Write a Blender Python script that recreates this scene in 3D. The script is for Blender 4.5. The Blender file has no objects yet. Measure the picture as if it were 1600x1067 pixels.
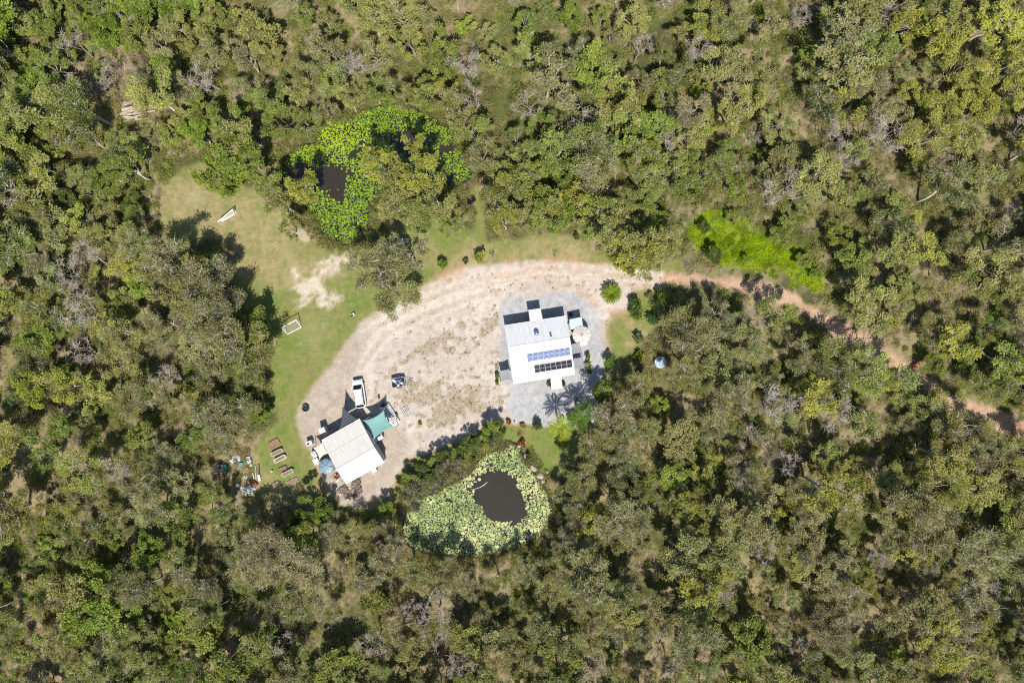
import bpy, math, random
import numpy as np
from mathutils import Vector

# ------------------------------------------------------------------ camera, sky, sun, exposure
sc = bpy.context.scene
COL = sc.collection
S = 9.41            # photo pixels (1600 wide) per metre on the ground
H = 113.3           # camera height
cam_d = bpy.data.cameras.new("camera")
cam_d.sensor_width = 36.0
cam_d.lens = 36.0 * H / (1600.0 / S)
cam_d.clip_start = 1.0
cam_d.clip_end = 2000.0
cam = bpy.data.objects.new("camera", cam_d)
cam.location = (0, 0, H)
COL.objects.link(cam)
sc.camera = cam

SUN_EL = 57.0
SUN_AZ = math.radians(171.0)      # from north (+Y) clockwise: the sun stands low-right in the picture
sx, sy = math.sin(SUN_AZ), math.cos(SUN_AZ)
world = bpy.data.worlds.new("World")
sc.world = world
world.use_nodes = True
wn = world.node_tree.nodes
bg = wn["Background"]
sky = wn.new("ShaderNodeTexSky")
sky.sky_type = 'NISHITA'
sky.sun_disc = False
sky.sun_elevation = math.radians(SUN_EL)
sky.sun_rotation = SUN_AZ
sky.air_density = 1.0
sky.dust_density = 0.6
world.node_tree.links.new(sky.outputs[0], bg.inputs[0])
bg.inputs[1].default_value = 0.10
sun_d = bpy.data.lights.new("sun", 'SUN')
sun_d.energy = 5.0
sun_d.angle = math.radians(0.53)
sun_d.color = (1.0, 0.955, 0.88)
sun = bpy.data.objects.new("sun", sun_d)
ce = math.cos(math.radians(SUN_EL))
sdir = Vector((-sx * ce, -sy * ce, -math.sin(math.radians(SUN_EL))))
sun.rotation_euler = sdir.to_track_quat('-Z', 'Y').to_euler()
sun.location = (20, -60, 90)
COL.objects.link(sun)
sc.view_settings.view_transform = 'Standard'
sc.view_settings.look = 'None'
sc.view_settings.exposure = 0.46
sc.view_settings.gamma = 1.0
sc.view_settings.use_curve_mapping = False
sc.cycles.max_bounces = 4
sc.cycles.diffuse_bounces = 2
sc.cycles.glossy_bounces = 2
sc.cycles.transmission_bounces = 3
sc.cycles.use_denoising = False
sc.cycles.filter_width = 1.15

random.seed(7)
RNG = np.random.default_rng(11)


def W(px, py, h=0.0):
    """World point at height h that is seen at photo pixel (px, py)."""
    k = (H - h) / H
    return Vector(((px - 800.0) / S * k, (533.5 - py) / S * k, h))


def PX(x, y, h=0.0):
    k = H / (H - h)
    return 800.0 + x * S * k, 533.5 - y * S * k


# ------------------------------------------------------------------ materials
def new_mat(name):
    m = bpy.data.materials.new(name)
    m.use_nodes = True
    return m, m.node_tree.nodes, m.node_tree.links


def mat(name, col, rough=0.7, metal=0.0, var=0.15, scale=3.0, bump=0.0, bscale=30.0, spec=0.4, col2=None, coords='Object'):
    m, n, l = new_mat(name)
    b = n["Principled BSDF"]
    b.inputs["Roughness"].default_value = rough
    b.inputs["Metallic"].default_value = metal
    b.inputs["Specular IOR Level"].default_value = spec
    tc = n.new("ShaderNodeTexCoord")
    nz = n.new("ShaderNodeTexNoise")
    nz.inputs["Scale"].default_value = scale
    nz.inputs["Detail"].default_value = 5.0
    nz.inputs["Roughness"].default_value = 0.65
    l.new(tc.outputs[coords], nz.inputs["Vector"])
    cr = n.new("ShaderNodeValToRGB")
    c = col
    d = col2 if col2 else tuple(max(0, v * (1 - var)) for v in c)
    e = tuple(min(1, v * (1 + var * 0.6)) for v in c)
    cr.color_ramp.elements[0].position = 0.32
    cr.color_ramp.elements[0].color = (*d, 1)
    cr.color_ramp.elements[1].position = 0.68
    cr.color_ramp.elements[1].color = (*e, 1)
    l.new(nz.outputs["Fac"], cr.inputs["Fac"])
    l.new(cr.outputs["Color"], b.inputs["Base Color"])
    if bump > 0:
        n2 = n.new("ShaderNodeTexNoise")
        n2.inputs["Scale"].default_value = bscale
        n2.inputs["Detail"].default_value = 4.0
        l.new(tc.outputs[coords], n2.inputs["Vector"])
        bp = n.new("ShaderNodeBump")
        bp.inputs["Strength"].default_value = bump
        bp.inputs["Distance"].default_value = 0.05
        l.new(n2.outputs["Fac"], bp.inputs["Height"])
        l.new(bp.outputs["Normal"], b.inputs["Normal"])
    return m


def roof_mat(name, col, dirt, axis=0, seam=0.76, dirtiness=0.35):
    """Painted ribbed steel: faint sheet seams along the fall and weathering streaks."""
    m, n, l = new_mat(name)
    b = n["Principled BSDF"]
    b.inputs["Roughness"].default_value = 0.6
    b.inputs["Specular IOR Level"].default_value = 0.2
    tc = n.new("ShaderNodeTexCoord")
    mp = n.new("ShaderNodeMapping")
    mp.inputs["Scale"].default_value = (2.2, 0.35, 1.0) if axis == 0 else (0.35, 2.2, 1.0)
    l.new(tc.outputs["Object"], mp.inputs["Vector"])
    nz = n.new("ShaderNodeTexNoise")
    nz.inputs["Scale"].default_value = 1.3
    nz.inputs["Detail"].default_value = 7.0
    nz.inputs["Roughness"].default_value = 0.7
    l.new(mp.outputs[0], nz.inputs["Vector"])
    cr = n.new("ShaderNodeValToRGB")
    cr.color_ramp.elements[0].position = 0.30
    cr.color_ramp.elements[0].color = (*dirt, 1)
    cr.color_ramp.elements[1].position = 0.30 + dirtiness
    cr.color_ramp.elements[1].color = (*col, 1)
    l.new(nz.outputs["Fac"], cr.inputs["Fac"])
    l.new(cr.outputs["Color"], b.inputs["Base Color"])
    return m


def leaf_mat(name):
    m, n, l = new_mat(name)
    n.remove(n["Principled BSDF"])
    out = n["Material Output"]
    oi = n.new("ShaderNodeObjectInfo")
    at = n.new("ShaderNodeAttribute")
    at.attribute_name = "tint"
    # brightness and hue vary leaf spray by leaf spray
    mr = n.new("ShaderNodeMapRange")
    mr.inputs["To Min"].default_value = 0.66
    mr.inputs["To Max"].default_value = 1.62
    l.new(at.outputs["Fac"], mr.inputs["Value"])
    mul = n.new("ShaderNodeVectorMath")
    mul.operation = 'SCALE'
    l.new(oi.outputs["Color"], mul.inputs[0])
    l.new(mr.outputs[0], mul.inputs["Scale"])
    hs = n.new("ShaderNodeHueSaturation")
    mh = n.new("ShaderNodeMapRange")
    mh.inputs["To Min"].default_value = 0.508
    mh.inputs["To Max"].default_value = 0.494
    l.new(at.outputs["Fac"], mh.inputs["Value"])
    l.new(mh.outputs[0], hs.inputs["Hue"])
    l.new(mul.outputs[0], hs.inputs["Color"])
    df = n.new("ShaderNodeBsdfDiffuse")
    tr = n.new("ShaderNodeBsdfTranslucent")
    l.new(hs.outputs[0], df.inputs[0])
    l.new(hs.outputs[0], tr.inputs[0])
    mx = n.new("ShaderNodeMixShader")
    mx.inputs[0].default_value = 0.40
    l.new(df.outputs[0], mx.inputs[1])
    l.new(tr.outputs[0], mx.inputs[2])
    l.new(mx.outputs[0], out.inputs[0])
    return m


M = {}
M['leaf'] = leaf_mat("leaf")
M['bark_pale'] = mat("bark_pale", (0.50, 0.45, 0.375), 0.85, var=0.45, scale=2.5)
M['bark_grey'] = mat("bark_grey", (0.34, 0.30, 0.26), 0.85, var=0.4, scale=2.5)
M['bark_dead'] = mat("bark_dead", (0.36, 0.305, 0.25), 0.85, var=0.4, scale=2.0)
M['bark_brown'] = mat("bark_brown", (0.16, 0.12, 0.085), 0.9, var=0.4, scale=3.0)
M['log'] = mat("log", (0.38, 0.31, 0.245), 0.85, var=0.4, scale=2.0)
M['firewood'] = mat("firewood", (0.24, 0.18, 0.14), 0.85, var=0.6, scale=4.0)
M['roof_white'] = roof_mat("roof_white", (0.60, 0.605, 0.61), (0.48, 0.485, 0.485), 0)
M['roof_shed'] = roof_mat("roof_shed", (0.55, 0.525, 0.49), (0.45, 0.425, 0.39), 0)
M['roof_porch'] = roof_mat("roof_porch", (0.55, 0.55, 0.545), (0.48, 0.48, 0.47), 1)
M['trim_white'] = mat("trim_white", (0.72, 0.72, 0.71), 0.5, var=0.06)
M['wall_cream'] = mat("wall_cream", (0.55, 0.52, 0.46), 0.7, var=0.1, scale=1.5)
M['wall_shed'] = mat("wall_shed", (0.38, 0.37, 0.35), 0.6, var=0.15, scale=1.5)
M['glass_dark'] = mat("glass_dark", (0.015, 0.018, 0.022), 0.12, var=0.1, spec=0.6)
M['door'] = mat("door", (0.30, 0.26, 0.21), 0.6)
M['panel_blue'] = mat("panel_blue", (0.19, 0.25, 0.38), 0.07, var=0.7, scale=1.6, spec=0.4, col2=(0.03, 0.045, 0.13))  # sky reflection painted into the base colour as a pale-to-dark blue mottle
M['panel_black'] = mat("panel_black", (0.022, 0.022, 0.030), 0.05, var=0.3, spec=0.1)
M['alu'] = mat("alu", (0.62, 0.62, 0.63), 0.4, metal=0.5, var=0.08)
M['panel_rim'] = mat("panel_rim", (0.34, 0.34, 0.35), 0.5, var=0.1)
M['galv'] = mat("galv", (0.48, 0.50, 0.52), 0.45, metal=0.35, var=0.3, scale=2.0)
M['steel_dark'] = mat("steel_dark", (0.06, 0.06, 0.065), 0.6, metal=0.3)
M['vent'] = mat("vent", (0.16, 0.22, 0.32), 0.35, metal=0.4)
M['sail_grey'] = mat("sail_grey", (0.23, 0.235, 0.245), 0.85, var=0.1)
M['sail_navy'] = mat("sail_navy", (0.038, 0.046, 0.060), 0.85, var=0.12)
M['sail_teal'] = mat("sail_teal", (0.15, 0.295, 0.27), 0.85, var=0.14, scale=1.2)
M['sail_cream'] = mat("sail_cream", (0.54, 0.49, 0.42), 0.85, var=0.06)
M['canvas'] = mat("canvas", (0.52, 0.485, 0.43), 0.85, var=0.08)
M['poly_pale'] = mat("poly_pale", (0.42, 0.52, 0.51), 0.35, var=0.08)
M['tank_blue'] = mat("tank_blue", (0.17, 0.26, 0.33), 0.55, var=0.25, scale=2.0)
M['tank_rib'] = mat("tank_rib", (0.16, 0.235, 0.29), 0.5, var=0.2)
M['white_paint'] = mat("white_paint", (0.76, 0.76, 0.76), 0.3, var=0.04, spec=0.5)
M['white_plastic'] = mat("white_plastic", (0.56, 0.56, 0.55), 0.5, var=0.1)
M['silver_paint'] = mat("silver_paint", (0.45, 0.47, 0.49), 0.3, metal=0.4, var=0.05)
M['tyre'] = mat("tyre", (0.02, 0.02, 0.02), 0.9)
M['rim'] = mat("rim", (0.45, 0.45, 0.46), 0.4, metal=0.6)
M['lamp'] = mat("lamp", (0.70, 0.70, 0.68), 0.15)
M['red_lamp'] = mat("red_lamp", (0.40, 0.02, 0.015), 0.25)
M['black_plastic'] = mat("black_plastic", (0.02, 0.02, 0.022), 0.6)
M['wood_grey'] = mat("wood_grey", (0.40, 0.37, 0.34), 0.85, var=0.35, scale=2.0)
M['wood_brown'] = mat("wood_brown", (0.27, 0.19, 0.13), 0.85, var=0.35, scale=2.0)
M['soil'] = mat("soil", (0.23, 0.145, 0.095), 0.95, var=0.45, scale=5.0, bump=0.5, bscale=12)
M['rust'] = mat("rust", (0.26, 0.075, 0.035), 0.8, var=0.5, scale=3.0)
M['red'] = mat("red", (0.42, 0.05, 0.04), 0.6)
M['orange'] = mat("orange", (0.70, 0.16, 0.03), 0.7)
M['blue'] = mat("blue", (0.06, 0.24, 0.46), 0.6)
M['deep_blue'] = mat("deep_blue", (0.05, 0.075, 0.20), 0.6)
M['teal'] = mat("teal", (0.06, 0.28, 0.24), 0.7)
M['rock'] = mat("rock", (0.42, 0.36, 0.33), 0.9, var=0.3, scale=2.0, bump=0.5, bscale=8)
M['concrete'] = mat("concrete", (0.40, 0.39, 0.38), 0.85, var=0.15)
M['ash'] = mat("ash", (0.035, 0.033, 0.032), 0.95, var=0.6)
M['trough'] = mat("trough", (0.40, 0.48, 0.54), 0.3, var=0.5, scale=3.4, spec=0.4, col2=(0.04, 0.08, 0.15))  # lid's mirrored sky and trees painted in as pale and dark blue blotches
M['flower'] = mat("flower", (0.52, 0.16, 0.05), 0.8, var=0.5)


# ------------------------------------------------------------------ mesh helpers
class MB:
    def __init__(self):
        self.v = []
        self.f = []

    def add(self, vs, fs):
        o = len(self.v)
        self.v.extend([tuple(p) for p in vs])
        self.f.extend([tuple(i + o for i in f) for f in fs])
        return self

    def box(self, c, s, rz=0.0, rx=0.0, ry=0.0, taper=1.0):
        hx, hy, hz = s[0] / 2, s[1] / 2, s[2] / 2
        pts = []
        for z, t in ((-hz, 1.0), (hz, taper)):
            for x, y in ((-hx, -hy), (hx, -hy), (hx, hy), (-hx, hy)):
                p = Vector((x * t, y * t, z))
                if rx:
                    p = Vector((p.x, p.y * math.cos(rx) - p.z * math.sin(rx), p.y * math.sin(rx) + p.z * math.cos(rx)))
                if ry:
                    p = Vector((p.x * math.cos(ry) + p.z * math.sin(ry), p.y, -p.x * math.sin(ry) + p.z * math.cos(ry)))
                p = Vector((p.x * math.cos(rz) - p.y * math.sin(rz), p.x * math.sin(rz) + p.y * math.cos(rz), p.z))
                pts.append((p.x + c[0], p.y + c[1], p.z + c[2]))
        return self.add(pts, [(3, 2, 1, 0), (4, 5, 6, 7), (0, 1, 5, 4), (1, 2, 6, 5), (2, 3, 7, 6), (3, 0, 4, 7)])

    def cyl(self, a, b, r0, r1=None, n=8, cap=True):
        return self.tube([a, b], [r0, r1 if r1 is not None else r0], n, cap)

    def tube(self, pts, radii, n=6, cap=True):
        pts = [Vector(p) for p in pts]
        vs, fs = [], []
        ref = Vector((0.31, 0.17, 0.93))
        for i, p in enumerate(pts):
            d = (pts[min(i + 1, len(pts) - 1)] - pts[max(i - 1, 0)])
            if d.length < 1e-6:
                d = Vector((0, 0, 1))
            d.normalize()
            a = d.cross(ref)
            if a.length < 1e-3:
                a = d.cross(Vector((1, 0, 0)))
            a.normalize()
            b = d.cross(a)
            for k in range(n):
                t = 2 * math.pi * k / n
                vs.append(p + (a * math.cos(t) + b * math.sin(t)) * radii[i])
        for i in range(len(pts) - 1):
            for k in range(n):
                k2 = (k + 1) % n
                fs.append((i * n + k, i * n + k2, (i + 1) * n + k2, (i + 1) * n + k))
        if cap:
            fs.append(tuple(range(n - 1, -1, -1)))
            fs.append(tuple((len(pts) - 1) * n + k for k in range(n)))
        return self.add(vs, fs)

    def lathe(self, prof, n=24, c=(0, 0, 0)):
        vs, fs = [], []
        for r, z in prof:
            for k in range(n):
                t = 2 * math.pi * k / n
                vs.append((c[0] + r * math.cos(t), c[1] + r * math.sin(t), c[2] + z))
        for i in range(len(prof) - 1):
            for k in range(n):
                k2 = (k + 1) % n
                fs.append((i * n + k, i * n + k2, (i + 1) * n + k2, (i + 1) * n + k))
        return self.add(vs, fs)

    def slab(self, quad, t):
        """A sheet through four points with thickness t below it."""
        q = [Vector(p) for p in quad]
        d = Vector((0, 0, -t))
        return self.add(q + [p + d for p in q], [(0, 1, 2, 3), (7, 6, 5, 4), (0, 4, 5, 1), (1, 5, 6, 2), (2, 6, 7, 3), (3, 7, 4, 0)])

    def mesh(self, name, m, smooth=False):
        me = bpy.data.meshes.new(name)
        me.from_pydata(self.v, [], self.f)
        if m:
            me.materials.append(M[m] if isinstance(m, str) else m)
        if smooth:
            me.polygons.foreach_set("use_smooth", [True] * len(me.polygons))
        me.update()
        return me

    def build(self, name, m, parent=None, smooth=False, bevel=0.0):
        o = bpy.data.objects.new(name, self.mesh(name, m, smooth))
        COL.objects.link(o)
        if parent is not None:
            o.parent = parent
        if bevel:
            b = o.modifiers.new("bevel", 'BEVEL')
            b.width = bevel
            b.segments = 2
            b.limit_method = 'ANGLE'
        return o


def tag(o, label=None, cat=None, group=None, kind=None):
    if label:
        o["label"] = label
    if cat:
        o["category"] = cat
    if group:
        o["group"] = group
    if kind:
        o["kind"] = kind
    return o


def thing(name, loc, rz=0.0, label=None, cat=None, group=None):
    o = bpy.data.objects.new(name, None)
    o.location = loc
    o.rotation_euler = (0, 0, rz)
    o.empty_display_size = 0.3
    COL.objects.link(o)
    return tag(o, label, cat, group)


def put(name, me, parent, loc=(0, 0, 0), rot=(0, 0, 0), scale=(1, 1, 1)):
    o = bpy.data.objects.new(name, me)
    o.location = loc
    o.rotation_euler = rot
    o.scale = scale
    COL.objects.link(o)
    if parent is not None:
        o.parent = parent
    return o


def tolocal(root, p):
    d = Vector(p) - Vector(root.location)
    a = -root.rotation_euler[2]
    return Vector((d.x * math.cos(a) - d.y * math.sin(a), d.x * math.sin(a) + d.y * math.cos(a), d.z))


def np_mesh(name, V, F, m, tint=None, smooth=False):
    """F: (n,3) or (n,4) int array."""
    me = bpy.data.meshes.new(name)
    k = F.shape[1]
    me.vertices.add(len(V))
    me.vertices.foreach_set("co", np.ascontiguousarray(V, dtype=np.float32).ravel())
    me.loops.add(F.size)
    me.loops.foreach_set("vertex_index", np.ascontiguousarray(F, dtype=np.int32).ravel())
    me.polygons.add(len(F))
    me.polygons.foreach_set("loop_start", np.arange(0, F.size, k, dtype=np.int32))
    me.polygons.foreach_set("loop_total", np.full(len(F), k, dtype=np.int32))
    if smooth:
        me.polygons.foreach_set("use_smooth", np.ones(len(F), dtype=bool))
    if tint is not None:
        a = me.attributes.new("tint", 'FLOAT', 'POINT')
        a.data.foreach_set("value", np.ascontiguousarray(tint, dtype=np.float32))
    if m is not None:
        me.materials.append(M[m] if isinstance(m, str) else m)
    me.update(calc_edges=True)
    return me


# ------------------------------------------------------------------ numpy noise and polygon distance
_T = np.random.default_rng(5).random((256, 256)).astype(np.float32)


def vnoise(x, y):
    xi = np.floor(x).astype(int)
    yi = np.floor(y).astype(int)
    fx = x - xi
    fy = y - yi
    fx = fx * fx * (3 - 2 * fx)
    fy = fy * fy * (3 - 2 * fy)
    a = _T[xi % 256, yi % 256]
    b = _T[(xi + 1) % 256, yi % 256]
    c = _T[xi % 256, (yi + 1) % 256]
    d = _T[(xi + 1) % 256, (yi + 1) % 256]
    return (a * (1 - fx) + b * fx) * (1 - fy) + (c * (1 - fx) + d * fx) * fy


def fbm(x, y, size, seed=0, octv=4):
    """0..1 noise, features about `size` metres."""
    r = np.zeros_like(x)
    amp, tot, f = 1.0, 0.0, 1.0 / size
    for i in range(octv):
        r = r + amp * vnoise(x * f + seed * 17.3 + i * 31.7, y * f + seed * 9.1 + i * 11.3)
        tot += amp
        amp *= 0.55
        f *= 2.1
    return r / tot


def poly_m(pts):
    return np.array([[(p[0] - 800.0) / S, (533.5 - p[1]) / S] for p in pts])


def sdf(poly, X, Y):
    """Signed distance in metres, positive inside."""
    d = np.full(X.shape, 1e9)
    inside = np.zeros(X.shape, dtype=bool)
    n = len(poly)
    for i in range(n):
        ax, ay = poly[i]
        bx, by = poly[(i + 1) % n]
        ex, ey = bx - ax, by - ay
        t = np.clip(((X - ax) * ex + (Y - ay) * ey) / (ex * ex + ey * ey + 1e-9), 0, 1)
        d = np.minimum(d, (X - ax - t * ex) ** 2 + (Y - ay - t * ey) ** 2)
        cond = ((ay > Y) != (by > Y)) & (X < (bx - ax) * (Y - ay) / (by - ay + 1e-12) + ax)
        inside ^= cond
    d = np.sqrt(d)
    return np.where(inside, d, -d)


def line_d(pts, X, Y):
    P = poly_m(pts)
    d = np.full(X.shape, 1e9)
    for i in range(len(P) - 1):
        ax, ay = P[i]
        ex, ey = P[i + 1] - P[i]
        t = np.clip(((X - ax) * ex + (Y - ay) * ey) / (ex * ex + ey * ey + 1e-9), 0, 1)
        d = np.minimum(d, (X - ax - t * ex) ** 2 + (Y - ay - t * ey) ** 2)
    return np.sqrt(d)


def sstep(a, b, x):
    t = np.clip((x - a) / (b - a), 0, 1)
    return t * t * (3 - 2 * t)


LAWN = [(250, 330), (256, 295), (285, 262), (315, 248), (345, 262), (385, 290), (420, 325), (470, 335), (485, 352), (490, 372), (520, 388), (560, 386), (590, 380), (640, 345), (665, 330), (690, 345), (740, 362), (737, 290), (746, 290), (765, 378), (820, 372), (870, 362), (905, 368), (930, 395), (1000, 408), (1060, 405), (1075, 430), (1050, 445), (1030, 470), (1035, 500), (1000, 540), (960, 580), (935, 640), (900, 680), (898, 710), (875, 745), (850, 745), (828, 700), (795, 690), (745, 690), (700, 715), (640, 735), (615, 790), (545, 800), (500, 775), (470, 750), (445, 772), (430, 790), (405, 775), (395, 720), (400, 690), (432, 660), (425, 600), (420, 560), (418, 500), (380, 480), (365, 440), (375, 390), (330, 372), (300, 378), (270, 388), (255, 360)]
YARD = [(462, 650), (478, 622), (500, 592), (525, 560), (545, 528), (565, 502), (600, 482), (640, 465), (665, 445), (700, 427), (740, 414), (790, 410), (850, 408), (920, 410), (990, 419), (1040, 422), (1040, 447), (990, 455), (985, 478), (955, 490), (945, 530), (940, 590), (930, 660), (880, 663), (800, 662), (760, 662), (735, 680), (690, 700), (640, 717), (620, 745), (605, 775), (560, 792), (535, 788), (510, 765), (495, 730), (480, 700), (468, 670)]
GRAVEL = [(786, 468), (830, 460), (880, 457), (908, 462), (930, 483), (942, 520), (946, 560), (940, 590), (928, 622), (934, 645), (932, 662), (880, 661), (830, 662), (800, 656), (792, 632), (797, 605), (785, 575), (781, 520)]
DRIVE = [(455, 650), (478, 615), (520, 560), (548, 520), (572, 520), (566, 560), (548, 590), (546, 630), (570, 645), (600, 650), (630, 672), (640, 690), (634, 712), (612, 745), (605, 775), (560, 797), (510, 770), (465, 675)]
TRACK = [(1030, 422), (1080, 424), (1130, 428), (1180, 436), (1215, 447), (1250, 460), (1290, 480), (1330, 505), (1370, 530), (1405, 548), (1440, 572), (1480, 605), (1530, 628), (1580, 645), (1660, 672), (1660, 712), (1590, 692), (1540, 668), (1490, 645), (1450, 612), (1400, 585), (1350, 560), (1310, 535), (1265, 500), (1225, 480), (1180, 462), (1120, 450), (1030, 448)]
PONDA = [(631, 820), (636, 800), (649, 781), (680, 771), (702, 759), (729, 745), (746, 725), (756, 711), (785, 703), (795, 692), (807, 696), (819, 720), (834, 742), (846, 757), (858, 781), (862, 801), (853, 825), (839, 842), (812, 855), (771, 865), (736, 871), (697, 867), (661, 864), (634, 848)]
OPENA = [(749, 739), (770, 736), (791, 736), (795, 745), (807, 755), (810, 769), (819, 784), (821, 805), (812, 811), (805, 818), (785, 820), (768, 815), (756, 803), (744, 791), (740, 776), (733, 764), (748, 755)]
PONDB = [(433, 267), (449, 247), (465, 229), (494, 224), (499, 204), (514, 188), (546, 186), (559, 175), (586, 168), (611, 163), (645, 170), (679, 184), (706, 204), (710, 224), (728, 247), (735, 276), (708, 294), (679, 294), (622, 296), (591, 307), (575, 330), (575, 352), (564, 373), (546, 382), (526, 377), (505, 366), (494, 350), (485, 328), (465, 314), (445, 305), (433, 285)]
SWAMP = [(1075, 348), (1100, 335), (1135, 338), (1165, 345), (1190, 368), (1215, 385), (1240, 395), (1265, 410), (1285, 432), (1284, 458), (1262, 455), (1235, 443), (1200, 432), (1165, 428), (1130, 412), (1110, 395), (1085, 380)]
SANDY = [(463, 428), (478, 430), (508, 415), (542, 400), (546, 407), (522, 424), (505, 440), (527, 466), (515, 476), (490, 468), (468, 476), (466, 450)]
P = {k: poly_m(v) for k, v in dict(lawn=LAWN, yard=YARD, gravel=GRAVEL, drive=DRIVE, track=TRACK, ponda=PONDA, opena=OPENA, pondb=PONDB, swamp=SWAMP, sandy=SANDY).items()}


# ------------------------------------------------------------------ the ground, one grid parted into its surfaces
def ground_mat():
    m, n, l = new_mat("ground")
    b = n["Principled BSDF"]
    b.inputs["Roughness"].default_value = 0.95
    b.inputs["Specular IOR Level"].default_value = 0.1
    at = n.new("ShaderNodeAttribute")
    at.attribute_name = "ground_colour"
    tc = n.new("ShaderNodeTexCoord")
    facs = []
    for s, lo, hi in ((1.1, 0.82, 1.16), (4.5, 0.80, 1.18), (14.0, 0.76, 1.22)):
        nz = n.new("ShaderNodeTexNoise")
        nz.inputs["Scale"].default_value = s
        nz.inputs["Detail"].default_value = 4.0
        nz.inputs["Roughness"].default_value = 0.7
        l.new(tc.outputs["Object"], nz.inputs["Vector"])
        mr = n.new("ShaderNodeMapRange")
        mr.inputs["From Min"].default_value = 0.3
        mr.inputs["From Max"].default_value = 0.7
        mr.inputs["To Min"].default_value = lo
        mr.inputs["To Max"].default_value = hi
        l.new(nz.outputs["Fac"], mr.inputs["Value"])
        facs.append((mr, nz))
    m1 = n.new("ShaderNodeMath"); m1.operation = 'MULTIPLY'
    l.new(facs[0][0].outputs[0], m1.inputs[0]); l.new(facs[1][0].outputs[0], m1.inputs[1])
    m2 = n.new("ShaderNodeMath"); m2.operation = 'MULTIPLY'
    l.new(m1.outputs[0], m2.inputs[0]); l.new(facs[2][0].outputs[0], m2.inputs[1])
    vm = n.new("ShaderNodeVectorMath"); vm.operation = 'SCALE'
    l.new(at.outputs["Color"], vm.inputs[0]); l.new(m2.outputs[0], vm.inputs["Scale"])
    l.new(vm.outputs[0], b.inputs["Base Color"])
    bp = n.new("ShaderNodeBump")
    bp.inputs["Strength"].default_value = 0.5
    bp.inputs["Distance"].default_value = 0.06
    l.new(facs[1][1].outputs["Fac"], bp.inputs["Height"])
    l.new(bp.outputs["Normal"], b.inputs["Normal"])
    return m


M['ground'] = ground_mat()
M['floor_far'] = mat("floor_far", (0.15, 0.13, 0.065), 0.95, var=0.4, scale=0.2, coords='Object')
GX0, GX1, GY0, GY1, GC = -99.0, 99.0, -70.0, 70.0, 0.3
xs = np.arange(GX0, GX1 + 1e-6, GC)
ys = np.arange(GY0, GY1 + 1e-6, GC)
GXX, GYY = np.meshgrid(xs, ys)
# wander the outlines a little
wx = (fbm(GXX, GYY, 3.0, 1) - 0.5) * 2.0 + (fbm(GXX, GYY, 0.9, 2, 2) - 0.5) * 0.9
wy = (fbm(GXX, GYY, 3.0, 3) - 0.5) * 2.0 + (fbm(GXX, GYY, 0.9, 4, 2) - 0.5) * 0.9
XW, YW = GXX + wx * 0.55, GYY + wy * 0.55
XS, YS_ = GXX + (fbm(GXX, GYY, 4.0, 91) - 0.5) * 5, GYY + (fbm(GXX, GYY, 4.0, 92) - 0.5) * 5
D = {k: sdf(P[k], XW, YW) for k in ('lawn', 'yard', 'gravel', 'drive', 'track', 'swamp', 'sandy')}
D['swamp'] = sdf(P['swamp'], XS, YS_)
D['ponda'] = sdf(P['ponda'], GXX + wx * 0.25, GYY + wy * 0.25)
D['pondb'] = sdf(P['pondb'], GXX + wx * 0.3, GYY + wy * 0.3)


def C3(*c):
    return np.array(c)[None, None, :]


def mixc(a, b, m):
    return a * (1 - m[..., None]) + b * m[..., None]


n1 = fbm(GXX, GYY, 6.0, 21)
n2 = fbm(GXX, GYY, 1.6, 22)
n3 = fbm(GXX, GYY, 14.0, 23)
n4 = fbm(GXX, GYY, 0.8, 24, 3)
# forest floor: dry grass, leaf litter and green ground cover
col = mixc(C3(0.085, 0.095, 0.030), C3(0.30, 0.235, 0.135), sstep(0.38, 0.62, n1 * 0.6 + n2 * 0.4))
col = mixc(col, C3(0.13, 0.145, 0.045), sstep(0.52, 0.68, n3) * 0.5)
col = mixc(col, C3(0.07, 0.07, 0.028), sstep(0.50, 0.62, n4) * 0.55)
col = mixc(col, C3(0.36, 0.27, 0.18), sstep(0.60, 0.70, n2 * 0.5 + n4 * 0.5) * 0.6)
# bright swamp
msw = sstep(-1.2, 1.0, D['swamp'])
col = mixc(col, mixc(C3(0.09, 0.13, 0.014), C3(0.20, 0.26, 0.02), sstep(0.4, 0.65, n2 * 0.5 + n4 * 0.5)), msw)
# lawn
gl = mixc(C3(0.215, 0.215, 0.070), C3(0.150, 0.200, 0.045), sstep(0.35, 0.65, n2))
dry = mixc(C3(0.32, 0.265, 0.125), C3(0.25, 0.232, 0.095), sstep(0.4, 0.6, n4))
pxg, pyg = 800 + GXX * S, 533.5 - GYY * S


def blob(cx, cy, rx, ry, rot=0.0):
    c, s = math.cos(math.radians(rot)), math.sin(math.radians(rot))
    u = ((pxg - cx) * c + (pyg - cy) * s) / rx
    v = (-(pxg - cx) * s + (pyg - cy) * c) / ry
    return np.exp(-(u * u + v * v))


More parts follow.
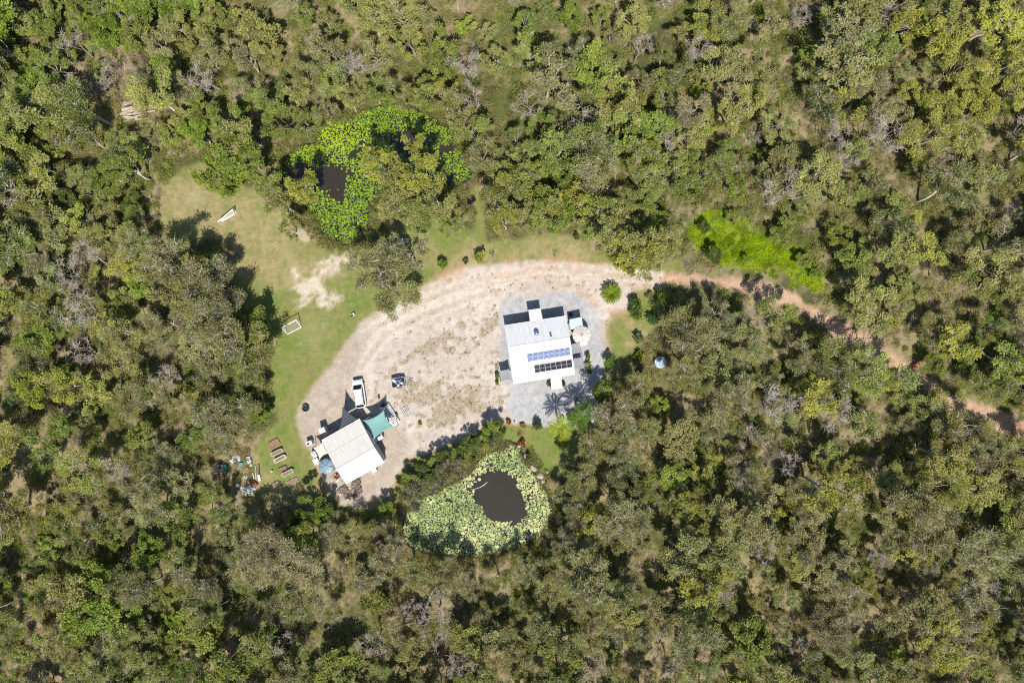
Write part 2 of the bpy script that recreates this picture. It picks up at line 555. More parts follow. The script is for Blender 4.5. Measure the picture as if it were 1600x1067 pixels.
dryness = 0.20 + 0.62 * blob(310, 320, 75, 60) + 0.55 * blob(430, 370, 90, 45) + 0.55 * blob(450, 430, 60, 30) + 0.7 * blob(860, 390, 80, 22) + 0.5 * blob(640, 400, 80, 30) \
    + 0.5 * blob(740, 390, 40, 25) + 0.45 * blob(1010, 530, 40, 40) + 0.4 * blob(430, 770, 25, 40) + 0.4 * blob(505, 520, 30, 30) + 0.35 * blob(840, 700, 25, 20)
green = 0.75 * blob(490, 570, 60, 70) + 0.5 * blob(440, 640, 20, 70) + 0.4 * blob(700, 380, 35, 25) + 0.3 * blob(455, 660, 25, 60) + 0.2 * blob(850, 690, 40, 25)
dm = np.clip(sstep(0.30, 0.75, dryness - green * 0.6 + (n1 - 0.5) * 0.8 + (n2 - 0.5) * 0.7), 0, 1)
lawn = mixc(gl, dry, dm)
lawn = mixc(lawn, C3(0.40, 0.285, 0.165), sstep(0.60, 0.72, n2 * 0.55 + n4 * 0.45) * (0.25 + 0.5 * dm))
ml = sstep(-0.7, 0.7, D['lawn'])
col = mixc(col, lawn, ml)
msd = sstep(-1.3, 1.5, D['sandy'] + (n2 - 0.5) * 3.0 + (n4 - 0.5) * 4.5)
col = mixc(col, C3(0.60, 0.50, 0.40), msd * 0.9)
pale = np.clip(blob(355 - 50, 310, 12, 12) * 0.6 + blob(490, 520, 25, 30) * 0.3, 0, 1)
col = mixc(col, C3(0.45, 0.38, 0.24), pale * 0.7)
# small sandy wash south-west of the upper pond
wash = sstep(0.35, 0.7, blob(478, 368, 20, 14) + (n2 - 0.5) * 0.6)
col = mixc(col, C3(0.48, 0.38, 0.28), wash * 0.85)
# yard of pale sand, with weeds, a worn gravel drive and an orange earth rim
rim = np.exp(-((D['yard'] + 0.15) / 0.9) ** 2)
my = sstep(-0.55, 0.45, D['yard'])
yard = mixc(C3(0.50, 0.425, 0.355), C3(0.60, 0.53, 0.46), sstep(0.30, 0.70, n1 * 0.6 + n2 * 0.4))
yard = mixc(yard, C3(0.42, 0.335, 0.25), sstep(0.60, 0.72, n4) * 0.28)
north = sstep(470, 430, pyg) * sstep(600, 680, pxg)
yard = mixc(yard, C3(0.53, 0.41, 0.315), north * sstep(0.40, 0.62, n2) * 0.75)
weedsum = blob(660, 545, 42, 5, -33) + blob(690, 530, 48, 7, -33) + 0.9 * blob(755, 520, 26, 8, -55) + 0.7 * blob(700, 545, 50, 14, -25) \
    + 1.0 * blob(650, 615, 42, 22, -15) + 1.0 * blob(715, 625, 50, 24, -10) + 0.8 * blob(690, 655, 42, 16, -20) + 0.5 * blob(600, 578, 16, 10) + 0.6 * blob(770, 500, 14, 20) + 0.5 * blob(755, 575, 30, 20)
weeds = sstep(0.34, 0.72, weedsum * 0.85 + (n2 - 0.5) * 0.9 + (n4 - 0.5) * 2.0)
yard = mixc(yard, mixc(C3(0.33, 0.255, 0.155), C3(0.24, 0.215, 0.095), sstep(0.45, 0.65, n1)), weeds * 0.66)
for trk in ([(548, 560), (585, 512), (640, 482), (720, 452), (820, 432), (930, 428), (1040, 436)], [(562, 575), (600, 525), (655, 496), (730, 468), (780, 458)], [(660, 470), (740, 440), (840, 422), (940, 422)]):
    ld = line_d(trk, GXX + (n3 - 0.5) * 0.8, GYY + (n3 - 0.5) * 0.8)
    yard = mixc(yard, C3(0.66, 0.57, 0.47), np.exp(-((ld - 0.75) / 0.25) ** 2) * 0.6)
    yard = mixc(yard, C3(0.46, 0.36, 0.27), np.exp(-(ld / 0.35) ** 2) * 0.45)
md = sstep(-0.8, 0.8, D['drive'] + (n2 - 0.5) * 1.5)
yard = mixc(yard, mixc(C3(0.415, 0.345, 0.275), C3(0.47, 0.395, 0.315), sstep(0.4, 0.6, n2)), md)
yard = mixc(yard, C3(0.38, 0.33, 0.29), np.clip(blob(832, 452, 20, 10) + 0.5 * blob(875, 445, 12, 8) + 0.5 * blob(575, 525, 10, 8), 0, 1) * sstep(0.4, 0.6, n2 * 0.6 + n4 * 0.4) * 0.7)
col = mixc(col, yard * 0.96, my)
col = mixc(col, C3(0.44, 0.27, 0.155), rim * sstep(0.40, 0.66, n2 * 0.6 + n1 * 0.4) * 0.6 * (D['gravel'] < -2))
# gravel pad round the house
mg = sstep(-0.6, 0.6, D['gravel'] + (n2 - 0.5) * 1.6)
col = mixc(col, mixc(C3(0.375, 0.375, 0.378), C3(0.45, 0.445, 0.44), sstep(0.35, 0.65, n1 * 0.5 + n4 * 0.5)), mg)
rimg = np.exp(-((D['gravel'] + 0.5) / 0.8) ** 2) * (pxg > 900)
col = mixc(col, C3(0.47, 0.32, 0.22), rimg * sstep(0.3, 0.6, n2) * 0.6)
# track
mt = sstep(0.0, 1.0, D['track'] + (n2 - 0.5) * 2.4)
trc = mixc(C3(0.39, 0.24, 0.15), C3(0.51, 0.34, 0.23), sstep(0.35, 0.65, n2 * 0.6 + n4 * 0.4))
trc = mixc(trc, C3(0.27, 0.215, 0.12), sstep(0.58, 0.68, n1 * 0.6 + n2 * 0.4) * 0.7)
ruts = np.exp(-((D['track'] - 1.35) / 0.35) ** 2)
trc = mixc(trc, C3(0.55, 0.39, 0.28), ruts * 0.5 * sstep(0.3, 0.6, n1))
trc = mixc(trc, C3(0.25, 0.215, 0.10), sstep(1.7, 2.3, D['track']) * sstep(0.45, 0.62, n2) * 0.8)
col = mixc(col, trc, mt * (1 - my))
# pond banks and beds
dp = np.maximum(D['ponda'], D['pondb'])
bank = sstep(-1.3, 0.2, dp)
col = mixc(col, C3(0.12, 0.105, 0.05), bank * 0.5)
col = mixc(col, C3(0.045, 0.038, 0.028), sstep(-0.1, 0.5, dp))
# the land's small unevenness; ponds dip below their water
GZ = (n1 - 0.5) * 0.10 * (1 - my * 0.8) + np.where(dp > -1.5, -1.6 * sstep(-1.2, 2.5, dp) - 0.05, 0.0)
WATER_Z = -0.22
GZ[(D['gravel'] > -1) | (D['drive'] > -1)] *= 0.3

reg = np.zeros(GXX.shape, dtype=int)           # 0 forest floor
reg[D['swamp'] > 0] = 5
reg[D['lawn'] > 0] = 1
reg[D['track'] > 0.5] = 4
reg[D['yard'] > 0] = 2
reg[D['gravel'] > 0] = 3
reg[dp > 0] = 6
qreg = reg[:-1, :-1]
ny, nx = GXX.shape
idx = np.arange(nx * ny).reshape(ny, nx)
Q = np.stack([idx[:-1, :-1], idx[:-1, 1:], idx[1:, 1:], idx[1:, :-1]], axis=-1)
V3 = np.stack([GXX, GYY, GZ], axis=-1).reshape(-1, 3)
CC = np.clip(col * 0.82, 0, 1).reshape(-1, 3)
for k, nm in enumerate(['forest_floor', 'lawn', 'yard', 'gravel_pad', 'dirt_track', 'swamp_ground', 'pond_bed']):
    q = Q[qreg == k]
    used, inv = np.unique(q.ravel(), return_inverse=True)
    me = np_mesh(nm, V3[used], inv.reshape(-1, 4), 'ground', smooth=True)
    a = me.attributes.new("ground_colour", 'FLOAT_COLOR', 'POINT')
    cc = np.ones((len(used), 4), dtype=np.float32)
    cc[:, :3] = CC[used]
    a.data.foreach_set("color", cc.ravel())
    tag(put(nm, me, None), kind="structure")
# land outside the picture
ob = MB()
R = 900.0
for x0, x1, y0, y1 in ((-R, GX0, -R, R), (xs[-1], R, -R, R), (GX0, xs[-1], -R, GY0), (GX0, xs[-1], ys[-1], R)):
    ob.add([(x0, y0, 0), (x1, y0, 0), (x1, y1, 0), (x0, y1, 0)], [(0, 1, 2, 3)])
tag(ob.build("ground", 'floor_far'), kind="structure")


# ------------------------------------------------------------------ pond water
def water_mat():
    m, n, l = new_mat("water")
    b = n["Principled BSDF"]
    b.inputs["Base Color"].default_value = (0.038, 0.034, 0.029, 1)
    b.inputs["Roughness"].default_value = 0.12
    b.inputs["Specular IOR Level"].default_value = 0.5
    tc = n.new("ShaderNodeTexCoord")
    nz = n.new("ShaderNodeTexNoise")
    nz.inputs["Scale"].default_value = 0.6
    l.new(tc.outputs["Object"], nz.inputs["Vector"])
    cr = n.new("ShaderNodeValToRGB")
    cr.color_ramp.elements[0].color = (0.024, 0.020, 0.014, 1)
    cr.color_ramp.elements[1].color = (0.036, 0.029, 0.020, 1)
    l.new(nz.outputs["Fac"], cr.inputs["Fac"])
    l.new(cr.outputs["Color"], b.inputs["Base Color"])
    bp = n.new("ShaderNodeBump")
    bp.inputs["Strength"].default_value = 0.06
    n2_ = n.new("ShaderNodeTexNoise")
    n2_.inputs["Scale"].default_value = 3.0
    l.new(tc.outputs["Object"], n2_.inputs["Vector"])
    l.new(n2_.outputs["Fac"], bp.inputs["Height"])
    l.new(bp.outputs["Normal"], b.inputs["Normal"])
    return m


M['water'] = water_mat()


def grow(poly, d):
    c = poly.mean(axis=0)
    v = poly - c
    return c + v * (1 + d / np.linalg.norm(v, axis=1, keepdims=True))


for nm, pk in (("pond_water", 'ponda'), ("pond_water", 'pondb')):
    g = grow(P[pk], 0.6)
    b = MB()
    b.add([(p[0], p[1], WATER_Z) for p in g], [tuple(range(len(g) - 1, -1, -1))])
    o = b.build(nm, 'water')
    tag(o, kind="structure")


# lily pads: a floating mat nobody could count
def pad_mat(name, c1, c2, c3):
    m, n, l = new_mat(name)
    b = n["Principled BSDF"]
    b.inputs["Roughness"].default_value = 0.6
    b.inputs["Specular IOR Level"].default_value = 0.2
    at = n.new("ShaderNodeAttribute")
    at.attribute_name = "tint"
    cr = n.new("ShaderNodeValToRGB")
    e = cr.color_ramp.elements
    e[0].position = 0.0; e[0].color = (*c1, 1)
    e[1].position = 0.6; e[1].color = (*c2, 1)
    k = e.new(1.0); k.color = (*c3, 1)
    l.new(at.outputs["Fac"], cr.inputs["Fac"])
    l.new(cr.outputs["Color"], b.inputs["Base Color"])
    return m


M['pad_pale'] = pad_mat("pad_pale", (0.16, 0.22, 0.065), (0.31, 0.365, 0.14), (0.47, 0.46, 0.20))
M['pad_lime'] = pad_mat("pad_lime", (0.09, 0.17, 0.012), (0.21, 0.31, 0.014), (0.36, 0.39, 0.02))


def lily(name, label, pk, m, density, rr, seed, clear=None, patches=None, tintfn=None):
    r = np.random.default_rng(seed)
    poly = P[pk]
    lo, hi = poly.min(0), poly.max(0)
    n = int((hi[0] - lo[0]) * (hi[1] - lo[1]) * density)
    X = r.uniform(lo[0], hi[0], n)
    Y = r.uniform(lo[1], hi[1], n)
    d = sdf(poly, X + (r.random(n) - 0.5) * 0.5, Y)
    keep = d > 0.10
    if clear is not None:
        keep &= sdf(P[clear], X + (fbm(X, Y, 1.2, 8, 2) - 0.5) * 1.4, Y + (fbm(X, Y, 1.2, 18, 2) - 0.5) * 1.4) < -0.05 - 0.5 * r.random(n) ** 4
    if patches is not None:
        keep &= r.random(n) < patches(X, Y)
    gap = fbm(X, Y, 1.3, seed)
    keep &= (gap + r.random(n) * 0.22) > 0.43
    X, Y = X[keep], Y[keep]
    # light relaxation by rejection
    cells = {}
    px_, py_, pr_ = [], [], []
    for x, y in zip(X, Y):
        rad = rr[0] + (rr[1] - rr[0]) * r.random() ** 2.0
        ci, cj = int(x // 0.7), int(y // 0.7)
        ok = True
        for i in (-1, 0, 1):
            for j in (-1, 0, 1):
                for (a, b_, c_) in cells.get((ci + i, cj + j), ()):
                    if (a - x) ** 2 + (b_ - y) ** 2 < ((rad + c_) * 0.76) ** 2:
                        ok = False
                        break
                if not ok:
                    break
            if not ok:
                break
        if ok:
            cells.setdefault((ci, cj), []).append((x, y, rad))
            px_.append(x); py_.append(y); pr_.append(rad)
    k = 11
    vs, fs, tn = [], [], []
    for i, (x, y, rad) in enumerate(zip(px_, py_, pr_)):
        a0 = r.uniform(0, 6.28)
        z = WATER_Z + 0.015 + r.random() * 0.03
        o = len(vs)
        tx, ty = r.normal(0, 0.05, 2)
        vs.append((x + math.cos(a0) * rad * 0.12, y + math.sin(a0) * rad * 0.12, z - 0.01))
        for j in range(k):
            a = a0 + 0.22 + (6.283 - 0.44) * j / (k - 1)
            q = rad * (0.92 + 0.14 * r.random())
            dx, dy = math.cos(a) * q, math.sin(a) * q
            vs.append((x + dx, y + dy, z + dx * tx + dy * ty + 0.012))
        for j in range(k - 1):
            fs.append((o, o + 1 + j, o + 2 + j))
        t = tintfn(x, y, r) if tintfn else r.random()
        tn.extend([t] * (k + 1))
    me = np_mesh(name, np.array(vs), np.array(fs), m, np.array(tn))
    o = put(name, me, None)
    return tag(o, label, "lily pads", kind="stuff")


def tint_a(x, y, r):
    q = float(fbm(np.array([x]), np.array([y]), 4.0, 61, 2)[0])
    return float(np.clip((q - 0.5) * 1.4 + 0.48 + r.normal(0, 0.27), 0, 1))


def tint_b(x, y, r):
    px, py = PX(x, y)
    q = 0.45 * math.exp(-(((px - 525) / 45) ** 2 + ((py - 215) / 40) ** 2))
    return float(np.clip(0.22 + q + r.normal(0, 0.2), 0, 1))


def patch_b(X, Y):
    px, py = 800 + X * S, 533.5 - Y * S
    dark = np.exp(-(((px - 515) / 42) ** 2 + ((py - 278) / 32) ** 2) ** 2) + 0.95 * np.exp(-(((px - 640) / 40) ** 2 + ((py - 222) / 28) ** 2) ** 2) \
        + np.exp(-(((px - 690) / 28) ** 2 + ((py - 280) / 18) ** 2) ** 2) + 0.9 * np.exp(-(((px - 462) / 28) ** 2 + ((py - 275) / 30) ** 2) ** 2) + 0.5 * np.exp(-(((px - 600) / 30) ** 2 + ((py - 290) / 30) ** 2) ** 2)
    q = fbm(X, Y, 3.5, 71, 3)
    return np.clip((1.0 - dark * 1.1) * sstep(0.26, 0.40, q), 0.0, 1)


lily("lily_pads", "dense pale yellow-green lily pads ringing the open dark water of the lower pond", 'ponda', 'pad_pale', 80, (0.10, 0.30), 3, clear='opena', tintfn=tint_a)
lily("lily_pads", "bright lime lily pads on the tree-shaded upper pond", 'pondb', 'pad_lime', 60, (0.10, 0.27), 4, patches=patch_b, tintfn=tint_b)


# ------------------------------------------------------------------ trees: a few variants of each kind, copied as individuals
def skeleton(r, h, crown_r, kind):
    """Trunk and limbs as (points, radii) chains and the twig tips that carry foliage."""
    chains, tips = [], []
    lean = Vector((r.normal(0, 0.5), r.normal(0, 0.5), 0))
    th = h * (0.42 if kind != 'wattle' else 0.25)
    base_r = h * (0.017 if kind != 'wattle' else 0.013)
    tp = []
    for i in range(5):
        t = i / 4
        tp.append(Vector((lean.x * t * t + r.normal(0, 0.06), lean.y * t * t + r.normal(0, 0.06), th * t)))
    tp[0] = Vector((0, 0, -0.15))
    chains.append((tp, [base_r * (1.25 - 0.5 * i / 4) for i in range(5)], 6))
    nl = int(r.integers(4, 7)) if kind != 'wattle' else int(r.integers(5, 8))
    a0 = r.uniform(0, 6.28)
    for i in range(nl):
        a = a0 + 6.283 * i / nl + r.normal(0, 0.35)
        s = tp[-1] if i % 2 == 0 else tp[-2]
        reach = crown_r * r.uniform(0.45, 0.85) * (0.35 if i == 0 else 1.0)
        top = h * r.uniform(0.70, 0.96) if i else h * 0.97
        e = Vector((lean.x + math.cos(a) * reach, lean.y + math.sin(a) * reach, top))
        mid = s.lerp(e, 0.5) + Vector((r.normal(0, 0.3), r.normal(0, 0.3), r.uniform(-0.3, 0.35)))
        q1 = s.lerp(mid, 0.5) + Vector((r.normal(0, 0.15), r.normal(0, 0.15), 0.05))
        q2 = mid.lerp(e, 0.5) + Vector((r.normal(0, 0.2), r.normal(0, 0.2), r.uniform(-0.1, 0.2)))
        lr = base_r * 0.62
        chains.append(([s, q1, mid, q2, e], [lr, lr * 0.85, lr * 0.68, lr * 0.48, lr * 0.25], 5))
        tips.append(e)
        nb = int(r.integers(3, 6))
        for b in range(nb):
            t = r.uniform(0.35, 0.95)
            src = (q1, mid, q2, e)[min(3, int(t * 4))].lerp((mid, q2, e, e)[min(3, int(t * 4))], (t * 4) % 1)
            ba = a + r.normal(0, 1.0)
            bl = crown_r * r.uniform(0.25, 0.55)
            be = src + Vector((math.cos(ba) * bl, math.sin(ba) * bl, r.uniform(0.0, 0.55) * bl + 0.1))
            bm_ = src.lerp(be, 0.5) + Vector((r.normal(0, 0.12), r.normal(0, 0.12), r.uniform(-0.05, 0.2)))
            br = lr * 0.38
            chains.append(([src, bm_, be], [br, br * 0.7, br * 0.3], 4))
            tips.append(be)
            for c in range(int(r.integers(1, 4))):
                t2 = r.uniform(0.3, 0.9)
                s2 = src.lerp(be, t2)
                ca = ba + r.normal(0, 1.1)
                cl = bl * r.uniform(0.35, 0.7)
                e2 = s2 + Vector((math.cos(ca) * cl, math.sin(ca) * cl, r.uniform(-0.1, 0.6) * cl))
                chains.append(([s2, s2.lerp(e2, 0.5) + Vector((r.normal(0, 0.06), r.normal(0, 0.06), 0.05)), e2], [br * 0.5, br * 0.38, br * 0.18], 3))
                tips.append(e2)
    return chains, tips


def foliage(r, tips, kind, per, h, crown_r):
    """Many small leaf sprays round the tips. Returns vertices, triangles, tint."""
    cen, ax, tint, size = [], [], [], []
    cc = np.mean(np.array([tuple(t) for t in tips]), axis=0)
    for t in tips:
        if kind == 'gum':
            R_ = r.uniform(0.45, 1.0); flat = 0.6; n = int(per * r.uniform(0.6, 1.3))
        elif kind == 'paper':
            R_ = r.uniform(0.55, 1.15); flat = 0.7; n = int(per * r.uniform(0.6, 1.3))
        else:
            R_ = r.uniform(0.45, 0.9) * min(1.0, crown_r / 1.2); flat = 0.6; n = int(per * r.uniform(0.7, 1.3))
        u = r.normal(0, 1, (n, 3))
        u /= np.linalg.norm(u, axis=1, keepdims=True) + 1e-9
        rad = r.random(n) ** 0.5
        p = u * (rad * R_)[:, None]
        p[:, 2] *= flat
        p += np.array(tuple(t))
        cen.append(p)
        out = p - cc
        out /= np.linalg.norm(out, axis=1, keepdims=True) + 1e-9
        if kind == 'paper':
            a = u * 0.8 + out * 0.5 + np.array([0, 0, 0.5])
        elif kind == 'gum':
            a = u * 0.9 + r.normal(0, 0.5, (n, 3)) + np.array([0, 0, -0.25])
        else:
            a = u * 0.7 + r.normal(0, 0.4, (n, 3))
        ax.append(a)
        ct = np.clip(r.normal(0.5, 0.24), 0, 1)
        tint.append(np.clip(ct + r.normal(0, 0.16, n), 0, 1))
        size.append(r.uniform(0.75, 1.3, n))
    cen = np.concatenate(cen); ax = np.concatenate(ax); tint = np.concatenate(tint); size = np.concatenate(size)
    n = len(cen)
    ax /= np.linalg.norm(ax, axis=1, keepdims=True) + 1e-9
    L, Wd = {'gum': (0.31, 0.17), 'paper': (0.33, 0.10), 'wattle': (0.28, 0.18)}[kind]
    # leaf face normals lean upward, so the crown shades as a soft mass
    nrm = r.normal(0, 0.55, (n, 3)) + np.array([0, 0, 1.0])
    side = np.cross(ax, nrm)
    side /= np.linalg.norm(side, axis=1, keepdims=True) + 1e-9
    l = (L * size)[:, None]
    w = (Wd * size * r.uniform(0.8, 1.25, n))[:, None]
    a = cen - ax * l * 0.5
    b = cen + side * w * 0.5 + ax * l * 0.05
    c = cen + ax * l * 0.5
    d = cen - side * w * 0.5 - ax * l * 0.05
    V = np.stack([a, b, c, d], axis=1).reshape(-1, 3)
    F = np.arange(n * 4).reshape(-1, 4)
    return V, F, np.repeat(tint, 4)


def twigs(r, tips, crown_r, dense=9):
    """Fine bare twigs of a dead or leafless crown."""
    mb = MB()
    for t in tips:
        for k in range(dense):
            a = r.uniform(0, 6.28)
            l = r.uniform(0.4, 1.1)
            d = Vector((math.cos(a) * l, math.sin(a) * l, r.uniform(-0.15, 0.7) * l))
            m1 = t + d * 0.5 + Vector((r.normal(0, 0.08), r.normal(0, 0.08), r.normal(0, 0.06)))
            mb.tube([t, m1, t + d], [0.028, 0.021, 0.010], 3, cap=False)
            if r.random() < 0.75:
                e2 = m1 + Vector((r.normal(0, 0.35), r.normal(0, 0.35), r.uniform(0, 0.35)))
                mb.tube([m1, e2], [0.017, 0.008], 3, cap=False)
    return mb


VAR = {}


def make_variants(kind, count, h, crown_r, per, bark, seed, twig=0):
    out = []
    for i in range(count):
        r = np.random.default_rng(seed * 100 + i)
        cr_ = crown_r * r.uniform(0.85, 1.15)
        ch, tips = skeleton(r, h, cr_, kind)
        mb = MB()
        for pts, rad, n in ch:
            mb.tube(pts, rad, n, cap=False)
        if kind != 'dead' and twig:
            tw = twigs(r, [t for t in tips if r.random() < 0.6], cr_, twig)
            mb.add(tw.v, tw.f)
        tm = mb.mesh("trunk", bark, smooth=True)
        if kind == 'dead':
            cm = twigs(r, tips, cr_, twig).mesh("branches", bark)
        else:
            V, F, T = foliage(r, tips, kind, per, h, cr_)
            cm = np_mesh("crown", V, F, 'leaf', T)
        out.append((tm, cm))
    VAR[kind] = out


make_variants('gum', 12, 10.0, 2.9, 68, 'bark_pale', 1, twig=2)
make_variants('paper', 13, 9.5, 3.0, 92, 'bark_pale', 2, twig=5)
make_variants('wattle', 10, 7.0, 2.5, 78, 'bark_grey', 3)
make_variants('dead', 8, 8.5, 2.6, 0, 'bark_dead', 4, twig=3)

ONES = "zero one two three four five six seven eight nine ten eleven twelve thirteen fourteen fifteen sixteen seventeen eighteen nineteen".split()
TENS = "_ _ twenty thirty forty fifty sixty seventy eighty ninety".split()


def words_of(n):
    n = max(0, min(99, int(n)))
    if n < 20:
        return ONES[n]
    return TENS[n // 10] + ("" if n % 10 == 0 else "-" + ONES[n % 10])


KINDNAME = {'gum': ('gum_tree', 'gum tree'), 'paper': ('paperbark_tree', 'paperbark tree'), 'wattle': ('wattle_tree', 'bushy tree'), 'dead': ('dead_tree', 'bare dead tree')}
USED = set()
TREES = []          # (x, y, radius) taken ground


def colour_word(c):
    r_, g_, b_ = c[:3]
    if r_ > g_ * 1.04:
        return "brownish"
    if g_ > r_ * 1.45:
        return "bright green" if g_ > 0.11 else "dark green"
    if g_ > r_ * 1.12:
        return "green"
    if b_ > 0.55 * g_:
        return "grey-olive"
    if b_ < 0.26 * g_ and r_ > 0.12:
        return "yellow-olive"
    return "olive"


def tree(kind, x, y, scale, color, rz=None, label=None, group=None, z=0.0, sz=1.0):
    name, noun = KINDNAME[kind]
    i = random.randrange(len(VAR[kind]))
    tm, cm = VAR[kind][i]
    rz = random.uniform(0, 6.28) if rz is None else rz
    root = thing(name, (x, y, z), rz)
    root.scale = (scale * random.uniform(0.88, 1.12), scale * random.uniform(0.88, 1.12), scale * sz)
    hh = {'gum': 9.0, 'paper': 8.5, 'wattle': 6.0, 'dead': 7.5}[kind] * scale * sz
    t = put("trunk", tm, root)
    c = put("crown", cm, root)
    c.color = (*color[:3], 1.0)
    px, py = PX(x, y, hh)
    if label is None:
        size = "small" if scale < 0.78 else ("tall" if scale > 1.1 else "mid-sized")
        cw = colour_word(color) if kind != 'dead' else "pale grey"
        label = f"{size} {cw} {noun}, {words_of(px / 16)} percent across and {words_of(py / 10.67)} percent down the photo"
        if px < 0 or py < 0 or px > 1600 or py > 1067:
            label = f"{size} {cw} {noun} leaning out of frame, foot {words_of((800 + x * S) / 16)} across, {words_of((533.5 - y * S) / 10.67)} percent down"
        if label in USED:
            alt = label.replace(noun, "spreading " + noun)
            label = alt if alt not in USED else label.replace(noun, "leaning " + noun)
    USED.add(label)
    tag(root, label, "tree", group or {'gum': "gum trees of the forest", 'paper': "paperbark trees of the forest", 'wattle': "bushy green trees of the forest", 'dead': "bare dead trees of the forest"}[kind])
    TREES.append((x, y, 2.2 * scale))
    return root


# leaf colours
YEL = (0.305, 0.308, 0.054)
OLV = (0.262, 0.264, 0.080)
OLG = (0.218, 0.254, 0.058)
GRY = (0.256, 0.252, 0.110)
GRN = (0.175, 0.238, 0.042)
BRT = (0.220, 0.300, 0.036)
DRK = (0.110, 0.140, 0.040)
BRN = (0.272, 0.245, 0.126)

